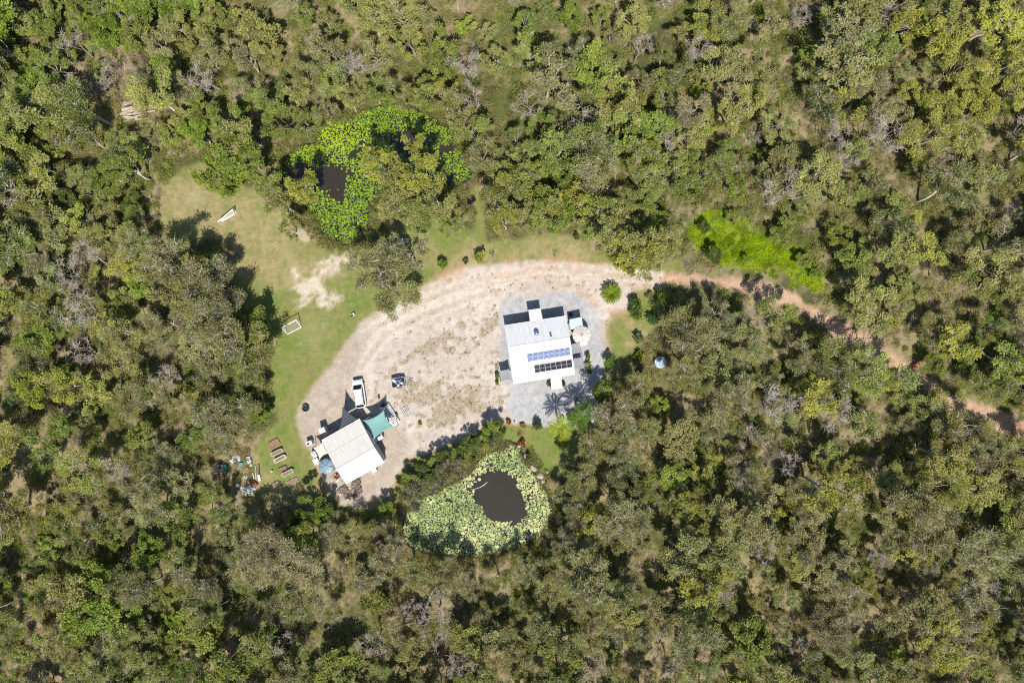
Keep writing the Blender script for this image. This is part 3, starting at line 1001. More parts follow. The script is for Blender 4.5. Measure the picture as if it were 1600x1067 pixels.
# what the forest looks like round the picture: (x, y, gum, paper, wattle, dead shares, colours)
ZONES = [
    (60, 60, .25, .35, .25, .15, (OLG, GRN, GRY)), (150, 30, .2, .25, .45, .10, (GRN, BRT, OLG)), (150, 180, .25, .35, .25, .15, (OLG, GRN, OLV)), (330, 60, .3, .4, .2, .10, (OLV, OLG, GRY)),
    (450, 60, .25, .5, .1, .15, (OLV, GRY, BRN)), (600, 60, .35, .4, .15, .10, (OLV, OLG, OLV)), (380, 160, .3, .4, .25, .05, (OLG, GRN, OLV)), (730, 80, .45, .35, .1, .10, (OLV, OLG, YEL)),
    (860, 60, .3, .25, .35, .10, (GRN, OLG, OLV)), (980, 120, .4, .3, .2, .10, (OLV, OLG, YEL)), (1080, 60, .4, .3, .2, .10, (OLV, DRK, YEL)), (880, 220, .3, .35, .25, .10, (OLG, GRN, BRN)),
    (1000, 240, .3, .4, .2, .10, (OLG, BRN, GRN)), (1180, 100, .3, .4, .15, .15, (OLV, BRN, YEL)), (1290, 60, .2, .45, .15, .20, (BRN, OLV, GRN)), (1400, 150, .2, .5, .15, .15, (BRN, GRY, OLG)),
    (1540, 80, .75, .15, .05, .05, (YEL, YEL, OLV)), (1540, 200, .35, .45, .1, .10, (YEL, OLV, GRY)), (1250, 250, .35, .4, .15, .10, (OLV, OLG, GRY)), (1330, 330, .45, .3, .15, .10, (YEL, OLV, DRK)),
    (1450, 380, .6, .25, .1, .05, (YEL, OLV, OLG)), (1560, 380, .35, .45, .1, .10, (OLV, GRY, BRN)), (1560, 520, .4, .35, .2, .05, (OLG, OLV, GRN)), (1420, 480, .5, .3, .15, .05, (OLV, OLG, YEL)),
    (1100, 540, .15, .7, .05, .10, (GRY, GRY, OLV)), (1220, 560, .2, .6, .1, .10, (GRY, OLV, OLG)), (1050, 650, .15, .7, .1, .05, (GRY, OLV, DRK)), (1180, 660, .2, .6, .1, .10, (GRY, OLV, BRN)),
    (960, 740, .3, .6, .05, .05, (OLV, GRY, DRK)), (1090, 770, .75, .15, .05, .05, (YEL, OLV, YEL)), (1320, 640, .35, .4, .15, .10, (OLV, OLG, BRN)), (1350, 740, .4, .4, .1, .10, (YEL, OLV, GRY)),
    (1500, 740, .35, .45, .1, .10, (OLV, YEL, BRN)), (1300, 860, .25, .4, .05, .30, (BRN, OLV, GRY)), (1450, 850, .5, .35, .05, .10, (YEL, BRN, OLV)), (1560, 900, .25, .55, .05, .15, (BRN, OLV, GRY)),
    (1400, 1000, .2, .6, .05, .15, (OLV, BRN, GRY)), (1150, 920, .6, .3, .05, .05, (YEL, OLV, GRY)), (1200, 1020, .25, .5, .15, .10, (OLV, OLG, BRN)), (1000, 900, .2, .6, .1, .10, (GRY, OLV, OLG)),
    (1000, 1000, .2, .55, .1, .15, (GRY, OLV, BRN)), (850, 920, .15, .65, .1, .10, (OLV, GRY, BRN)), (850, 1020, .2, .5, .15, .15, (OLV, OLG, BRN)), (620, 920, .15, .7, .05, .10, (BRN, OLV, GRY)),
    (700, 1000, .15, .5, .15, .20, (OLV, OLG, BRN)), (500, 900, .15, .65, .1, .10, (BRN, OLV, DRK)), (480, 1020, .2, .4, .2, .20, (OLG, BRN, DRK)), (350, 950, .35, .35, .25, .05, (OLG, GRN, OLV)),
    (300, 1030, .3, .35, .3, .05, (GRN, OLG, OLV)), (230, 880, .2, .5, .2, .10, (GRY, OLG, DRK)), (100, 880, .25, .4, .25, .10, (OLV, OLG, DRK)), (100, 1010, .2, .5, .2, .10, (OLV, GRY, GRN)),
    (60, 760, .3, .35, .25, .10, (OLV, YEL, GRN)), (200, 740, .2, .45, .2, .15, (GRY, OLG, OLV)), (320, 830, .3, .4, .2, .10, (OLG, GRY, GRN)), (220, 640, .3, .5, .1, .10, (OLV, OLG, GRY)),
    (100, 600, .35, .3, .3, .05, (GRN, OLG, YEL)), (150, 520, .45, .35, .15, .05, (YEL, OLV, OLG)), (280, 520, .2, .7, .05, .05, (GRY, OLV, GRY)), (320, 440, .3, .6, .05, .05, (GRY, OLV, DRK)),
    (150, 400, .5, .3, .15, .05, (OLV, OLG, YEL)), (50, 400, .2, .6, .15, .05, (GRY, OLG, DRK)), (220, 320, .35, .4, .2, .05, (OLG, OLV, DRK)), (60, 300, .4, .35, .2, .05, (OLG, OLV, DRK)),
    (350, 620, .2, .5, .2, .10, (GRY, OLG, DRK)), (800, 300, .35, .35, .25, .05, (OLV, OLG, DRK)), (950, 330, .45, .35, .15, .05, (OLV, YEL, DRK)), (1100, 300, .35, .35, .25, .05, (OLG, OLV, GRN)),
    (1200, 330, .3, .4, .25, .05, (GRN, OLG, OLV)), (480, 130, .3, .4, .2, .10, (OLV, OLG, GRY)), (720, 220, .25, .5, .1, .15, (OLV, BRN, OLG)), (420, 250, .3, .4, .25, .05, (OLG, OLV, GRN)),
    (460, 800, .15, .5, .3, .05, (DRK, OLG, GRY)), (560, 850, .15, .6, .2, .05, (BRN, OLV, DRK)), (1030, 370, .55, .3, .1, .05, (YEL, OLV, GRY)),
]
ZA = np.array([(z[0], z[1]) for z in ZONES], dtype=float)


def zone_pick(px, py):
    d = np.hypot(ZA[:, 0] - px, ZA[:, 1] - py) + 18
    w = 1 / d ** 3
    zi = random.choices(range(len(ZONES)), weights=w)[0]
    z = ZONES[zi]
    kind = random.choices(['gum', 'paper', 'wattle', 'dead'], weights=z[2:6])[0]
    c = random.choices(z[6], weights=(0.5, 0.3, 0.2))[0]
    if kind == 'wattle' and c in (BRN, GRY, DRK):
        c = random.choice((GRN, OLG))
    if kind == 'wattle' and random.random() < 0.18:
        c = BRT
    mean = [sum(w_ * v for w_, v in zip((0.5, 0.3, 0.2), (q[i] for q in z[6]))) for i in range(3)]
    c = tuple(0.62 * a_ + 0.38 * b_ for a_, b_ in zip(c, mean))
    f = random.uniform(0.80, 1.22)
    return kind, tuple(v * f * random.uniform(0.955, 1.045) for v in c)


def tree_at(kind, px, py, hgt, color, label=None, wide=1.0, group=None):
    """Place a tree so that its crown (at about 0.85 of its height) is seen at the pixel."""
    base = {'gum': 10.0, 'paper': 9.5, 'wattle': 7.0, 'dead': 8.5}[kind]
    p = W(px, py, hgt * 0.85)
    s = hgt / base * wide
    return tree(kind, p.x, p.y, s, color, label=label, sz=1.0 / wide, group=group)


# trees one can pick out round the clearing
tree_at('paper', 578, 428, 8.5, GRY, "broad grey-olive tree on the lawn edge beside the yard, west half of the clump", 1.25)
tree_at('paper', 622, 440, 8.0, OLV, "broad olive tree overhanging the pale yard, south-east in the clump", 1.2)
tree_at('paper', 638, 402, 8.5, GRY, "grey-olive tree beside the heap of metal sheets, north-east in the clump", 1.15)
tree_at('paper', 600, 404, 7.0, OLV, "thin olive tree shading the heap of metal sheets", 1.1)
for i, (px, py, hg, c, lb) in enumerate([
    (640, 232, 9.0, YEL, "lone pale-limbed gum tree standing in the dark water of the upper pond"),
    (600, 262, 10.0, YEL, "yellow-olive gum tree leaning over the middle of the upper pond"),
    (628, 290, 10.0, OLV, "broad olive gum tree on the south bank, middle of the pond clump"),
    (662, 276, 10.0, YEL, "yellow-olive gum tree on the south bank, east of the pond clump"),
    (686, 312, 9.0, OLV, "olive gum tree between the upper pond and the eastern lawn strip"),
    (610, 322, 9.0, OLV, "olive gum tree at the foot of the pond clump above the sheets heap"),
    (650, 330, 8.0, OLG, "green gum tree at the south-east foot of the pond clump"),
    (470, 285, 9.0, YEL, "white-trunked gum tree at the west end of the upper pond"),
    (445, 320, 8.5, OLV, "olive gum tree beside the sandy wash west of the upper pond"),
    (418, 292, 8.0, OLG, "green gum tree between the goal lawn and the upper pond"),
    (448, 355, 6.0, OLV, "small olive gum tree beside the sandy wash on the dry lawn"),
]):
    tree_at('gum', px, py, hg, c, lb, 0.95 if i != 0 else 0.8, group="gum trees round the upper pond")
tree_at('wattle', 350, 268, 7.0, (0.195, 0.235, 0.042), "bright lime-green tree overhanging the goal lawn, lower of the pair", 1.25)
tree_at('wattle', 385, 250, 7.5, (0.180, 0.225, 0.045), "bright green tree beside the upper pond, upper of the pair", 1.2)
tree_at('gum', 336, 286, 5.0, (0.215, 0.240, 0.045), "low bright lime bush-like tree at the head of the dry goal lawn", 1.2)
for i, (k, px, py, hg, c) in enumerate([
    ('paper', 328, 428, 8.5, GRY), ('paper', 298, 425, 8.5, OLV), ('paper', 270, 415, 10, GRY), ('paper', 335, 472, 9, GRY), ('paper', 325, 500, 10.5, GRY), ('paper', 372, 540, 9, OLV), ('paper', 350, 545, 10, GRY),
    ('paper', 380, 590, 8, OLG), ('wattle', 390, 520, 6.5, OLG), ('paper', 375, 640, 9, GRY), ('wattle', 405, 650, 4, GRN), ('paper', 340, 660, 9, GRY), ('paper', 345, 688, 7, GRY),
    ('wattle', 478, 796, 5, GRN), ('wattle', 462, 824, 4.5, DRK), ('wattle', 505, 808, 4.5, DRK), ('wattle', 475, 835, 6, OLG), ('paper', 545, 838, 6, OLV), ('paper', 590, 830, 5.5, BRN), ('wattle', 608, 800, 3.2, GRN),
    ('paper', 420, 850, 9, BRN), ('paper', 385, 812, 5.5, OLG), ('paper', 345, 790, 6, OLG), ('gum', 320, 775, 6, OLG),
    ('paper', 928, 695, 7.5, OLV), ('paper', 893, 735, 5.5, DRK), ('paper', 915, 745, 7, OLV), ('paper', 886, 775, 5.5, OLV), ('paper', 893, 812, 6, GRY), ('paper', 955, 665, 7.5, GRY), ('paper', 970, 640, 9, GRY),
    ('paper', 1000, 605, 6, OLV), ('wattle', 948, 615, 4, OLG), ('paper', 1080, 570, 8, OLV), ('paper', 1095, 515, 9, GRY), ('paper', 1068, 520, 8, OLV), ('paper', 1118, 500, 6.5, GRY), ('paper', 1150, 502, 6.5, GRY),
    ('paper', 1088, 482, 4, OLV), ('gum', 1218, 492, 7, OLG), ('gum', 960, 372, 10, OLV), ('gum', 990, 385, 10, YEL), ('gum', 1015, 398, 9, OLV), ('gum', 1040, 380, 9, OLV), ('gum', 930, 345, 9, OLG),
    ('gum', 790, 350, 7, YEL), ('gum', 820, 345, 7, OLV), ('gum', 775, 330, 8, OLV), ('gum', 845, 335, 8, OLG), ('wattle', 870, 340, 6, GRN), ('gum', 700, 355, 4.5, OLG), ('gum', 720, 340, 5, OLV),
    ('paper', 478, 196, 5.5, OLG), ('paper', 508, 172, 5.5, OLV), ('gum', 545, 158, 6, OLV), ('paper', 585, 146, 5.5, OLG), ('paper', 628, 145, 6, OLV), ('gum', 668, 152, 6.5, OLG), ('paper', 705, 172, 6.5, OLV), ('gum', 735, 205, 7, OLG), ('paper', 755, 245, 7, OLV), ('wattle', 520, 178, 3, OLG), ('wattle', 610, 155, 3, GRN),
    ('paper', 868, 885, 5.5, OLV), ('paper', 822, 900, 5.5, GRY), ('paper', 778, 912, 5.5, OLV), ('paper', 730, 915, 5.5, BRN), ('paper', 685, 908, 7, OLV), ('paper', 640, 888, 7, OLV), ('paper', 608, 862, 7, BRN),
    ('paper', 585, 845, 6, OLV), ('paper', 888, 850, 6, GRY),
]):
    f_ = random.uniform(0.88, 1.12)
    tree_at(k, px, py, hg, tuple(v * f_ * random.uniform(0.97, 1.03) for v in c), None, 1.05)
# the low row of trees on the bank above the lower pond
for i, (px, py, hg, c) in enumerate([(630, 764, 3.0, DRK), (646, 752, 3.2, OLG), (664, 742, 3.4, DRK), (682, 730, 3.2, OLG), (702, 719, 3.4, DRK), (722, 709, 3.2, OLG), (738, 700, 3.6, DRK), (768, 674, 3.5, GRN), (762, 690, 3.0, OLG), (776, 666, 2.8, DRK)]):
    tree_at('wattle', px, py, hg, c, None, 1.25, group="bank trees above the lower pond")
for i, (px, py, hg) in enumerate([(642, 775, 4), (668, 760, 4), (695, 745, 4), (720, 728, 4), (775, 690, 3.5)]):
    tree_at('paper', px, py, hg, (0.13, 0.135, 0.06), None, 1.25, group="bank trees above the lower pond")
# bare trees that show as pale tangles
for (px, py, hg) in [(110, 65, 7), (60, 260, 5), (205, 110, 6), (575, 105, 6), (745, 150, 6), (830, 160, 6), (1000, 75, 6), (1090, 85, 7), (1310, 215, 7), (1240, 720, 7), (1325, 775, 6), (1375, 870, 6), (190, 730, 7), (120, 470, 7), (585, 1010, 7), (440, 1010, 7), (430, 830, 5), (900, 790, 5), (930, 1040, 7), (1130, 920, 7), (255, 580, 6), (1180, 500, 7), (1560, 860, 7), (1160, 760, 6)]:
    tree_at('dead', px, py, hg, (0.3, 0.3, 0.3), None, random.uniform(0.95, 1.15))

# the rest of the forest, as dense as the photograph shows
JUNK = [(325, 708), (415, 700), (418, 790), (372, 785), (360, 752), (325, 745)]
LOGS = [(180, 150), (245, 142), (262, 180), (225, 205), (185, 200)]
TROUGH = [(1005, 545), (1045, 540), (1062, 580), (1045, 615), (1015, 615)]
SOUTH = [(500, 790), (640, 790), (640, 815), (500, 815)]
VERGE = [(1040, 440), (1120, 448), (1215, 468), (1300, 520), (1290, 535), (1205, 495), (1120, 472), (1045, 462)]
KEEP = [(LAWN, 2.2), (YARD, 3.0), (TRACK, 1.0), (VERGE, 0.3), (PONDA, 3.6), (PONDB, 2.2), (SWAMP, 2.8), (JUNK, 1.2), (LOGS, 0.7), (TROUGH, 0.4), (SOUTH, 0.0)]
cand = []
ZW = 170 / 2 + 1.5
taken = list(TREES)
count = {'gum': 0, 'paper': 0, 'wattle': 0, 'dead': 0}
for t in bpy.data.objects:
    for k, v in KINDNAME.items():
        if t.type == 'EMPTY' and t.name.split('.')[0] == v[0]:
            count[k] += 1
r = np.random.default_rng(99)
NC = 9000
cx = r.uniform(-ZW, ZW, NC)
cy = r.uniform(-58.5, 58.5, NC)
okm = np.ones(NC, dtype=bool)
for poly, mrg in KEEP:
    okm &= sdf(poly_m(poly), cx, cy) < -mrg
grid = {}


def far_enough(x, y, d):
    ci, cj = int(x // 5), int(y // 5)
    for i in (-1, 0, 1):
        for j in (-1, 0, 1):
            for (a, b, q) in grid.get((ci + i, cj + j), ()):
                if (a - x) ** 2 + (b - y) ** 2 < (d * q) ** 2:
                    return False
    return True


for (x, y, q) in TREES:
    grid.setdefault((int(x // 5), int(y // 5)), []).append((x, y, 0.95))
dens = fbm(cx, cy, 16.0, 77, 2)
LIMIT = {'gum': 295, 'paper': 298, 'wattle': 290, 'dead': 84}
for x, y, ok, dn in zip(cx, cy, okm, dens):
    if not ok:
        continue
    sc_ = random.choices((random.uniform(0.42, 0.68), random.uniform(0.66, 0.95), random.uniform(0.92, 1.22)), weights=(0.34, 0.42, 0.24))[0]
    dist = 1.55 + 1.75 * sc_ + (0.5 - dn) * 3.6
    if not far_enough(x, y, dist):
        continue
    kind, c = zone_pick(*PX(x, y, 8.0))
    if count[kind] >= LIMIT[kind]:
        kind = 'wattle' if count['wattle'] < LIMIT['wattle'] else 'gum' if count['gum'] < LIMIT['gum'] else None
        if kind is None:
            continue
    grid.setdefault((int(x // 5), int(y // 5)), []).append((x, y, 0.75 + 0.32 * sc_))
    count[kind] += 1
    tree(kind, x, y, sc_, c, sz=random.uniform(0.72, 0.90) + 0.16 * min(1.0, max(0.0, (-y) / 30.0)))
print("TREES", count)


# undergrowth: low shrubs and tussocks between the trunks, one uncountable mass
def leaf_cloud(r, centres, radii, heights, per_m2, L, Wd, tints):
    cen, tin = [], []
    for (x, y), R_, h_, t in zip(centres, radii, heights, tints):
        n = max(6, int(per_m2 * R_ * R_ * 3.14))
        u = r.normal(0, 1, (n, 3))
        u /= np.linalg.norm(u, axis=1, keepdims=True) + 1e-9
        u[:, 2] = np.abs(u[:, 2])
        p = u * (r.random(n) ** 0.4)[:, None] * np.array([R_, R_, h_])
        p += np.array([x, y, 0.02])
        cen.append(p)
        tin.append(np.clip(t + r.normal(0, 0.14, n), 0, 1))
    cen = np.concatenate(cen); tin = np.concatenate(tin)
    n = len(cen)
    ax = r.normal(0, 1, (n, 3)) + np.array([0, 0, 0.3])
    ax /= np.linalg.norm(ax, axis=1, keepdims=True)
    nr = r.normal(0, 0.6, (n, 3)) + np.array([0, 0, 1.0])
    sd = np.cross(ax, nr)
    sd /= np.linalg.norm(sd, axis=1, keepdims=True) + 1e-9
    s = r.uniform(0.7, 1.3, (n, 1))
    V = np.stack([cen - ax * L * s * 0.5, cen + sd * Wd * s * 0.5, cen + ax * L * s * 0.5], axis=1).reshape(-1, 3)
    return V, np.arange(n * 3).reshape(-1, 3), np.repeat(tin, 3)


NU = 34000
ux = r.uniform(-ZW - 4, ZW + 4, NU)
uy = r.uniform(-62, 62, NU)
okm = np.ones(NU, dtype=bool)
for poly, mrg in ((LAWN, 0.2), (YARD, 1.0), (TRACK, 0.6), (PONDA, 0.6), (PONDB, 0.5), (SWAMP, 0.3)):
    okm &= sdf(poly_m(poly), ux, uy) < -mrg
okm &= fbm(ux, uy, 5.0, 41, 3) + r.random(NU) * 0.35 > 0.54
ux, uy = ux[okm], uy[okm]
for nm, lab, sel, colr, sd_ in (("undergrowth", "low olive undergrowth between the forest trees", 0, (0.265, 0.245, 0.092), 1), ("undergrowth", "low green undergrowth between the forest trees", 1, (0.215, 0.240, 0.056), 2)):
    pick = (fbm(ux, uy, 12.0, 43, 2) > 0.52).astype(int) == sel
    c = np.stack([ux[pick], uy[pick]], axis=1)
    rr_ = 0.18 + 0.80 * r.random(len(c)) ** 2.0
    V, F, T = leaf_cloud(r, c, rr_, rr_ * r.uniform(0.6, 2.2, len(c)), 62, 0.28, 0.15, np.clip(r.normal(0.5, 0.22, len(c)), 0, 1))
    o = put(nm, np_mesh(nm, V, F, 'leaf', T), None)
    o.color = (*colr, 1)
    tag(o, lab, "undergrowth", kind="stuff")
NB = 9000
bx_, by_ = r.uniform(-ZW, ZW, NB), r.uniform(-60, 60, NB)
okm = np.ones(NB, dtype=bool)
for poly, mrg in ((LAWN, 0.0), (YARD, 1.0), (TRACK, -0.4), (PONDA, 0.8), (PONDB, 0.6), (SWAMP, 1.0)):
    okm &= sdf(poly_m(poly), bx_, by_) < -mrg
okm &= fbm(bx_, by_, 7.0, 47, 3) + (r.random(NB) - 0.5) * 0.15 > 0.50
c = np.stack([bx_[okm], by_[okm]], axis=1)
rr_ = 0.25 + 0.7 * r.random(len(c)) ** 1.5
V, F, T = leaf_cloud(r, c, rr_, rr_ * r.uniform(0.5, 2.4, len(c)), 50, 0.42, 0.055, np.clip(r.normal(0.5, 0.22, len(c)), 0, 1))
o = put("dry_brush", np_mesh("dry_brush", V, F, 'leaf', T), None)
o.color = (0.40, 0.325, 0.225, 1)
tag(o, "dry tan twigs and dead grass under the forest trees", "brush", kind="stuff")
# reeds and grass of the bright swamp
lo, hi = P['swamp'].min(0) - 2.5, P['swamp'].max(0) + 2.5
sxx = r.uniform(lo[0], hi[0], 2600)
syy = r.uniform(lo[1], hi[1], 2600)
k = sdf(P['swamp'], sxx + (fbm(sxx, syy, 4.0, 91) - 0.5) * 5, syy + (fbm(sxx, syy, 4.0, 92) - 0.5) * 5) > r.normal(0, 0.7, 2600)
k &= fbm(sxx, syy, 1.6, 95, 3) > 0.30
c = np.stack([sxx[k], syy[k]], axis=1)
rr_ = r.uniform(0.25, 0.6, len(c))
V, F, T = leaf_cloud(r, c, rr_, rr_ * 0.45, 60, 0.34, 0.12, np.clip(fbm(c[:, 0], c[:, 1], 2.0, 9, 3) * 2.4 - 0.75, 0, 1))
o = put("swamp_grass", np_mesh("swamp_grass", V, F, 'leaf', T), None)
o.color = (0.255, 0.345, 0.012, 1)
tag(o, "bright lime swamp grass filling the wet hollow above the track", "grass", kind="stuff")
for i, (px, py, h_, c_) in enumerate(((1098, 352, 2.2, DRK), (1118, 398, 3.0, DRK), (1165, 404, 1.3, GRN), (1255, 402, 2.4, OLG), (1275, 428, 2.0, GRN), (1222, 372, 3.0, OLG), (1145, 342, 2.0, OLG))):
    tree_at('wattle', px, py, h_, c_, None, 1.2, group="bushes in the bright swamp")
# reeds and sedge along the pond banks
pts = []
for pk, nn in (('ponda', 1500), ('pondb', 2200)):
    lo, hi = P[pk].min(0) - 2, P[pk].max(0) + 2
    a = r.uniform(lo[0], hi[0], nn * 3)
    b = r.uniform(lo[1], hi[1], nn * 3)
    dd = sdf(P[pk], a, b)
    kk = (dd < 0.45 * r.random(nn * 3)) & (dd > -2.2) & (fbm(a, b, 3.0, 51, 2) > 0.34)
    pts.append(np.stack([a[kk], b[kk]], axis=1))
c = np.concatenate(pts)
rr_ = r.uniform(0.15, 0.55, len(c))
V, F, T = leaf_cloud(r, c, rr_, rr_ * 1.5, 60, 0.34, 0.10, np.clip(r.normal(0.5, 0.2, len(c)), 0, 1))
V[:, 2] -= 0.1
o = put("bank_sedge", np_mesh("bank_sedge", V, F, 'leaf', T), None)
o.color = (0.225, 0.215, 0.070, 1)
tag(o, "olive sedge growing along the banks of the two ponds", "sedge", kind="stuff")
# weeds scattered over lawn edges and yard
wxx = r.uniform(-36, 26, 26000)
wyy = r.uniform(-28, 32, 26000)
pw, qw = 800 + wxx * S, 533.5 - wyy * S
ix = np.clip(((wxx - GX0) / GC).astype(int), 0, nx - 1)
iy = np.clip(((wyy - GY0) / GC).astype(int), 0, ny - 1)
k = (weeds[iy, ix] * (reg[iy, ix] == 2) * (D['drive'][iy, ix] < -0.5) + 0.02 * (reg[iy, ix] == 2) * (D['drive'][iy, ix] < -0.5) * (D['gravel'][iy, ix] < -1) > r.random(26000) * 1.1)
c = np.stack([wxx[k], wyy[k]], axis=1)
rr_ = 0.05 + 0.17 * r.random(len(c)) ** 2
V, F, T = leaf_cloud(r, c, rr_, rr_ * 0.6, 260, 0.12, 0.05, np.clip(r.normal(0.5, 0.25, len(c)), 0, 1))
o = put("yard_weeds", np_mesh("yard_weeds", V, F, 'leaf', T), None)
o.color = (0.20, 0.155, 0.075, 1)
tag(o, "dry brown weeds scattered over the pale sand yard", "weeds", kind="stuff")
# the forest going on outside the picture
acc_v, acc_f, acc_t, off = [], [], [], 0
for i in range(420):
    while True:
        x, y = r.uniform(-104, 104), r.uniform(-78, 78)
        if abs(x) > 87.5 or abs(y) > 60.5:
            break
    n = 420
    u = r.normal(0, 1, (n, 3))
    u /= np.linalg.norm(u, axis=1, keepdims=True)
    lob = u[r.integers(0, 9, n)] * 1.7
    p = lob + u * r.random((n, 1)) ** 0.5 * 1.1
    p *= np.array([1.3, 1.3, 0.9])
    p += np.array([x, y, r.uniform(6.0, 8.5)])
    ax = r.normal(0, 1, (n, 3)); ax /= np.linalg.norm(ax, axis=1, keepdims=True)
    nr = r.normal(0, 0.6, (n, 3)) + np.array([0, 0, 1.0])
    sd = np.cross(ax, nr); sd /= np.linalg.norm(sd, axis=1, keepdims=True) + 1e-9
    acc_v.append(np.stack([p - ax * 0.35, p + sd * 0.22, p + ax * 0.35], axis=1).reshape(-1, 3))
    acc_t.append(np.full(n * 3, np.clip(r.normal(0.5, 0.2), 0, 1)))
V = np.concatenate(acc_v)
o = put("surrounding_forest", np_mesh("surrounding_forest", V, np.arange(len(V)).reshape(-1, 3), 'leaf', np.concatenate(acc_t)), None)
o.color = (0.115, 0.122, 0.04, 1)
tag(o, "olive forest canopy continuing beyond the edges of the picture", "forest", kind="stuff")


# ------------------------------------------------------------------ the house
hc = Vector((4.5, -1.36, 0.0))
house = thing("house", hc, math.radians(8.9), "white-roofed house with two rows of solar panels on the gravel pad", "house")
RN, RR, RS = 2.70, 3.85, 2.50       # north eave, ridge and south eave heights
YN, YR, YS, HW = 4.7, 1.17, -4.7, 5.0


def ribbed(mb, x0, x1, pts, step=0.38, rib=0.02, thick=0.05):
    """Roofing between two eaves points (y, z): a sheet with raised ribs running down the fall."""
    (y0, z0), (y1, z1) = pts
    x = x0
    prof = []
    while x < x1 - 1e-6:
        for dx, dz in ((0, 0), (step * 0.80, 0), (step * 0.87, rib), (step * 0.93, rib)):
            if x + dx <= x1:
                prof.append((x + dx, dz))
        x += step
    prof.append((x1, 0))
    vs, fs = [], []
    for (px, dz) in prof:
        vs += [(px, y0, z0 + dz), (px, y1, z1 + dz)]
    n = len(prof)
    for i in range(n - 1):
        fs.append((2 * i, 2 * i + 2, 2 * i + 3, 2 * i + 1) if y1 > y0 else (2 * i, 2 * i + 1, 2 * i + 3, 2 * i + 2))
    o = len(vs)
    vs += [(x0, y0, z0 - thick), (x1, y0, z0 - thick), (x1, y1, z1 - thick), (x0, y1, z1 - thick)]
    fs.append((o, o + 1, o + 2, o + 3))
    mb.add(vs, fs)
    return mb


wallb = MB()
wx_, wn_, ws_ = HW - 0.35, YN - 0.4, YS + 1.9
wallb.add([(-wx_, ws_, 0), (wx_, ws_, 0), (wx_, wn_, 0), (-wx_, wn_, 0), (-wx_, ws_, 2.75), (wx_, ws_, 2.75), (wx_, wn_, 2.72), (-wx_, wn_, 2.72), (-wx_, YR, 3.76), (wx_, YR, 3.76)],
          [(0, 1, 5, 4), (2, 3, 7, 6), (1, 2, 6, 9, 5), (3, 0, 4, 8, 7)])
wallb.build("wall", 'wall_cream', house)
ribbed(MB(), -HW, HW, ((YR, RR), (YN, RN))).build("roof_slope", 'roof_white', house)
yb, zb = -2.75, RR - (RR - RS) * 0.60
ribbed(MB(), -HW, HW, ((YR, RR), (yb, zb))).build("roof_slope", 'roof_white', house)
ribbed(MB(), -HW, HW, ((yb + 0.02, zb - 0.10), (YS, RS))).build("verandah_roof", 'roof_white', house)
b = MB()
b.add([(-HW - .02, YR - .16, RR - .01), (HW + .02, YR - .16, RR - .01), (HW + .02, YR, RR + .07), (-HW - .02, YR, RR + .07), (-HW - .02, YR + .16, RR - .01), (HW + .02, YR + .16, RR - .01)], [(0, 1, 2, 3), (3, 2, 5, 4)])
b.build("ridge_cap", 'trim_white', house)
for y, z in ((YN + .06, RN - .09), (YS - .06, RS - .09)):
    MB().box((0, y, z), (2 * HW + .1, .12, .11)).build("gutter", 'trim_white', house)
for s_ in (-1, 1):
    bb = MB()
    for (ya, za), (yc, zc) in (((YN, RN), (YR, RR)), ((YR, RR), (YS, RS))):
        bb.add([(s_ * (HW + .03), ya, za + .045), (s_ * (HW + .03), yc, zc + .045), (s_ * (HW + .03), yc, zc - .16), (s_ * (HW + .03), ya, za - .16),
                (s_ * (HW + .003), ya, za + .045), (s_ * (HW + .003), yc, zc + .045), (s_ * (HW + .003), yc, zc - .16), (s_ * (HW + .003), ya, za - .16)],
               [(0, 1, 2, 3), (7, 6, 5, 4), (0, 4, 5, 1)])
    bb.build("barge_board", 'trim_white', house)
for x in (-4.8, -1.6, 1.6, 4.8):
    MB().box((x, YS + .2, 1.18), (.1, .1, 2.36)).build("verandah_post", 'trim_white', house)
MB().box((0, (YS + ws_) / 2, 0.09), (9.7, 1.8, .18)).build("verandah_floor", 'wood_grey', house)
for i, (x, w_) in enumerate(((-3.6, 1.4), (-1.2, 1.4), (3.2, 1.6))):
    wnd = MB().box((x, wn_ + .03, 1.5), (w_ + .12, .08, 1.12)).build("window", 'trim_white', house)
    MB().box((x, wn_ + .08, 1.5), (w_, .03, 1.0)).build("pane", 'glass_dark', wnd)
for i, x in enumerate((-3.4, 2.6)):
    wnd = MB().box((x, ws_ - .03, 1.5), (1.92, .08, 1.22)).build("window", 'trim_white', house)
    MB().box((x, ws_ - .08, 1.5), (1.8, .03, 1.1)).build("pane", 'glass_dark', wnd)
dr = MB().box((0.2, ws_ - .03, 1.05), (1.0, .08, 2.1)).build("door", 'door', house)
MB().box((0.55, ws_ - .09, 1.0), (.05, .06, .14)).build("handle", 'alu', dr)


def roof_z(y):
    if y > YR:
        return RR + (RN - RR) * (y - YR) / (YN - YR)
    if y > yb:
        return RR + (zb - RR) * (y - YR) / (yb - YR)
    return zb - .1 + (RS - zb + .1) * (y - yb) / (YS - yb)


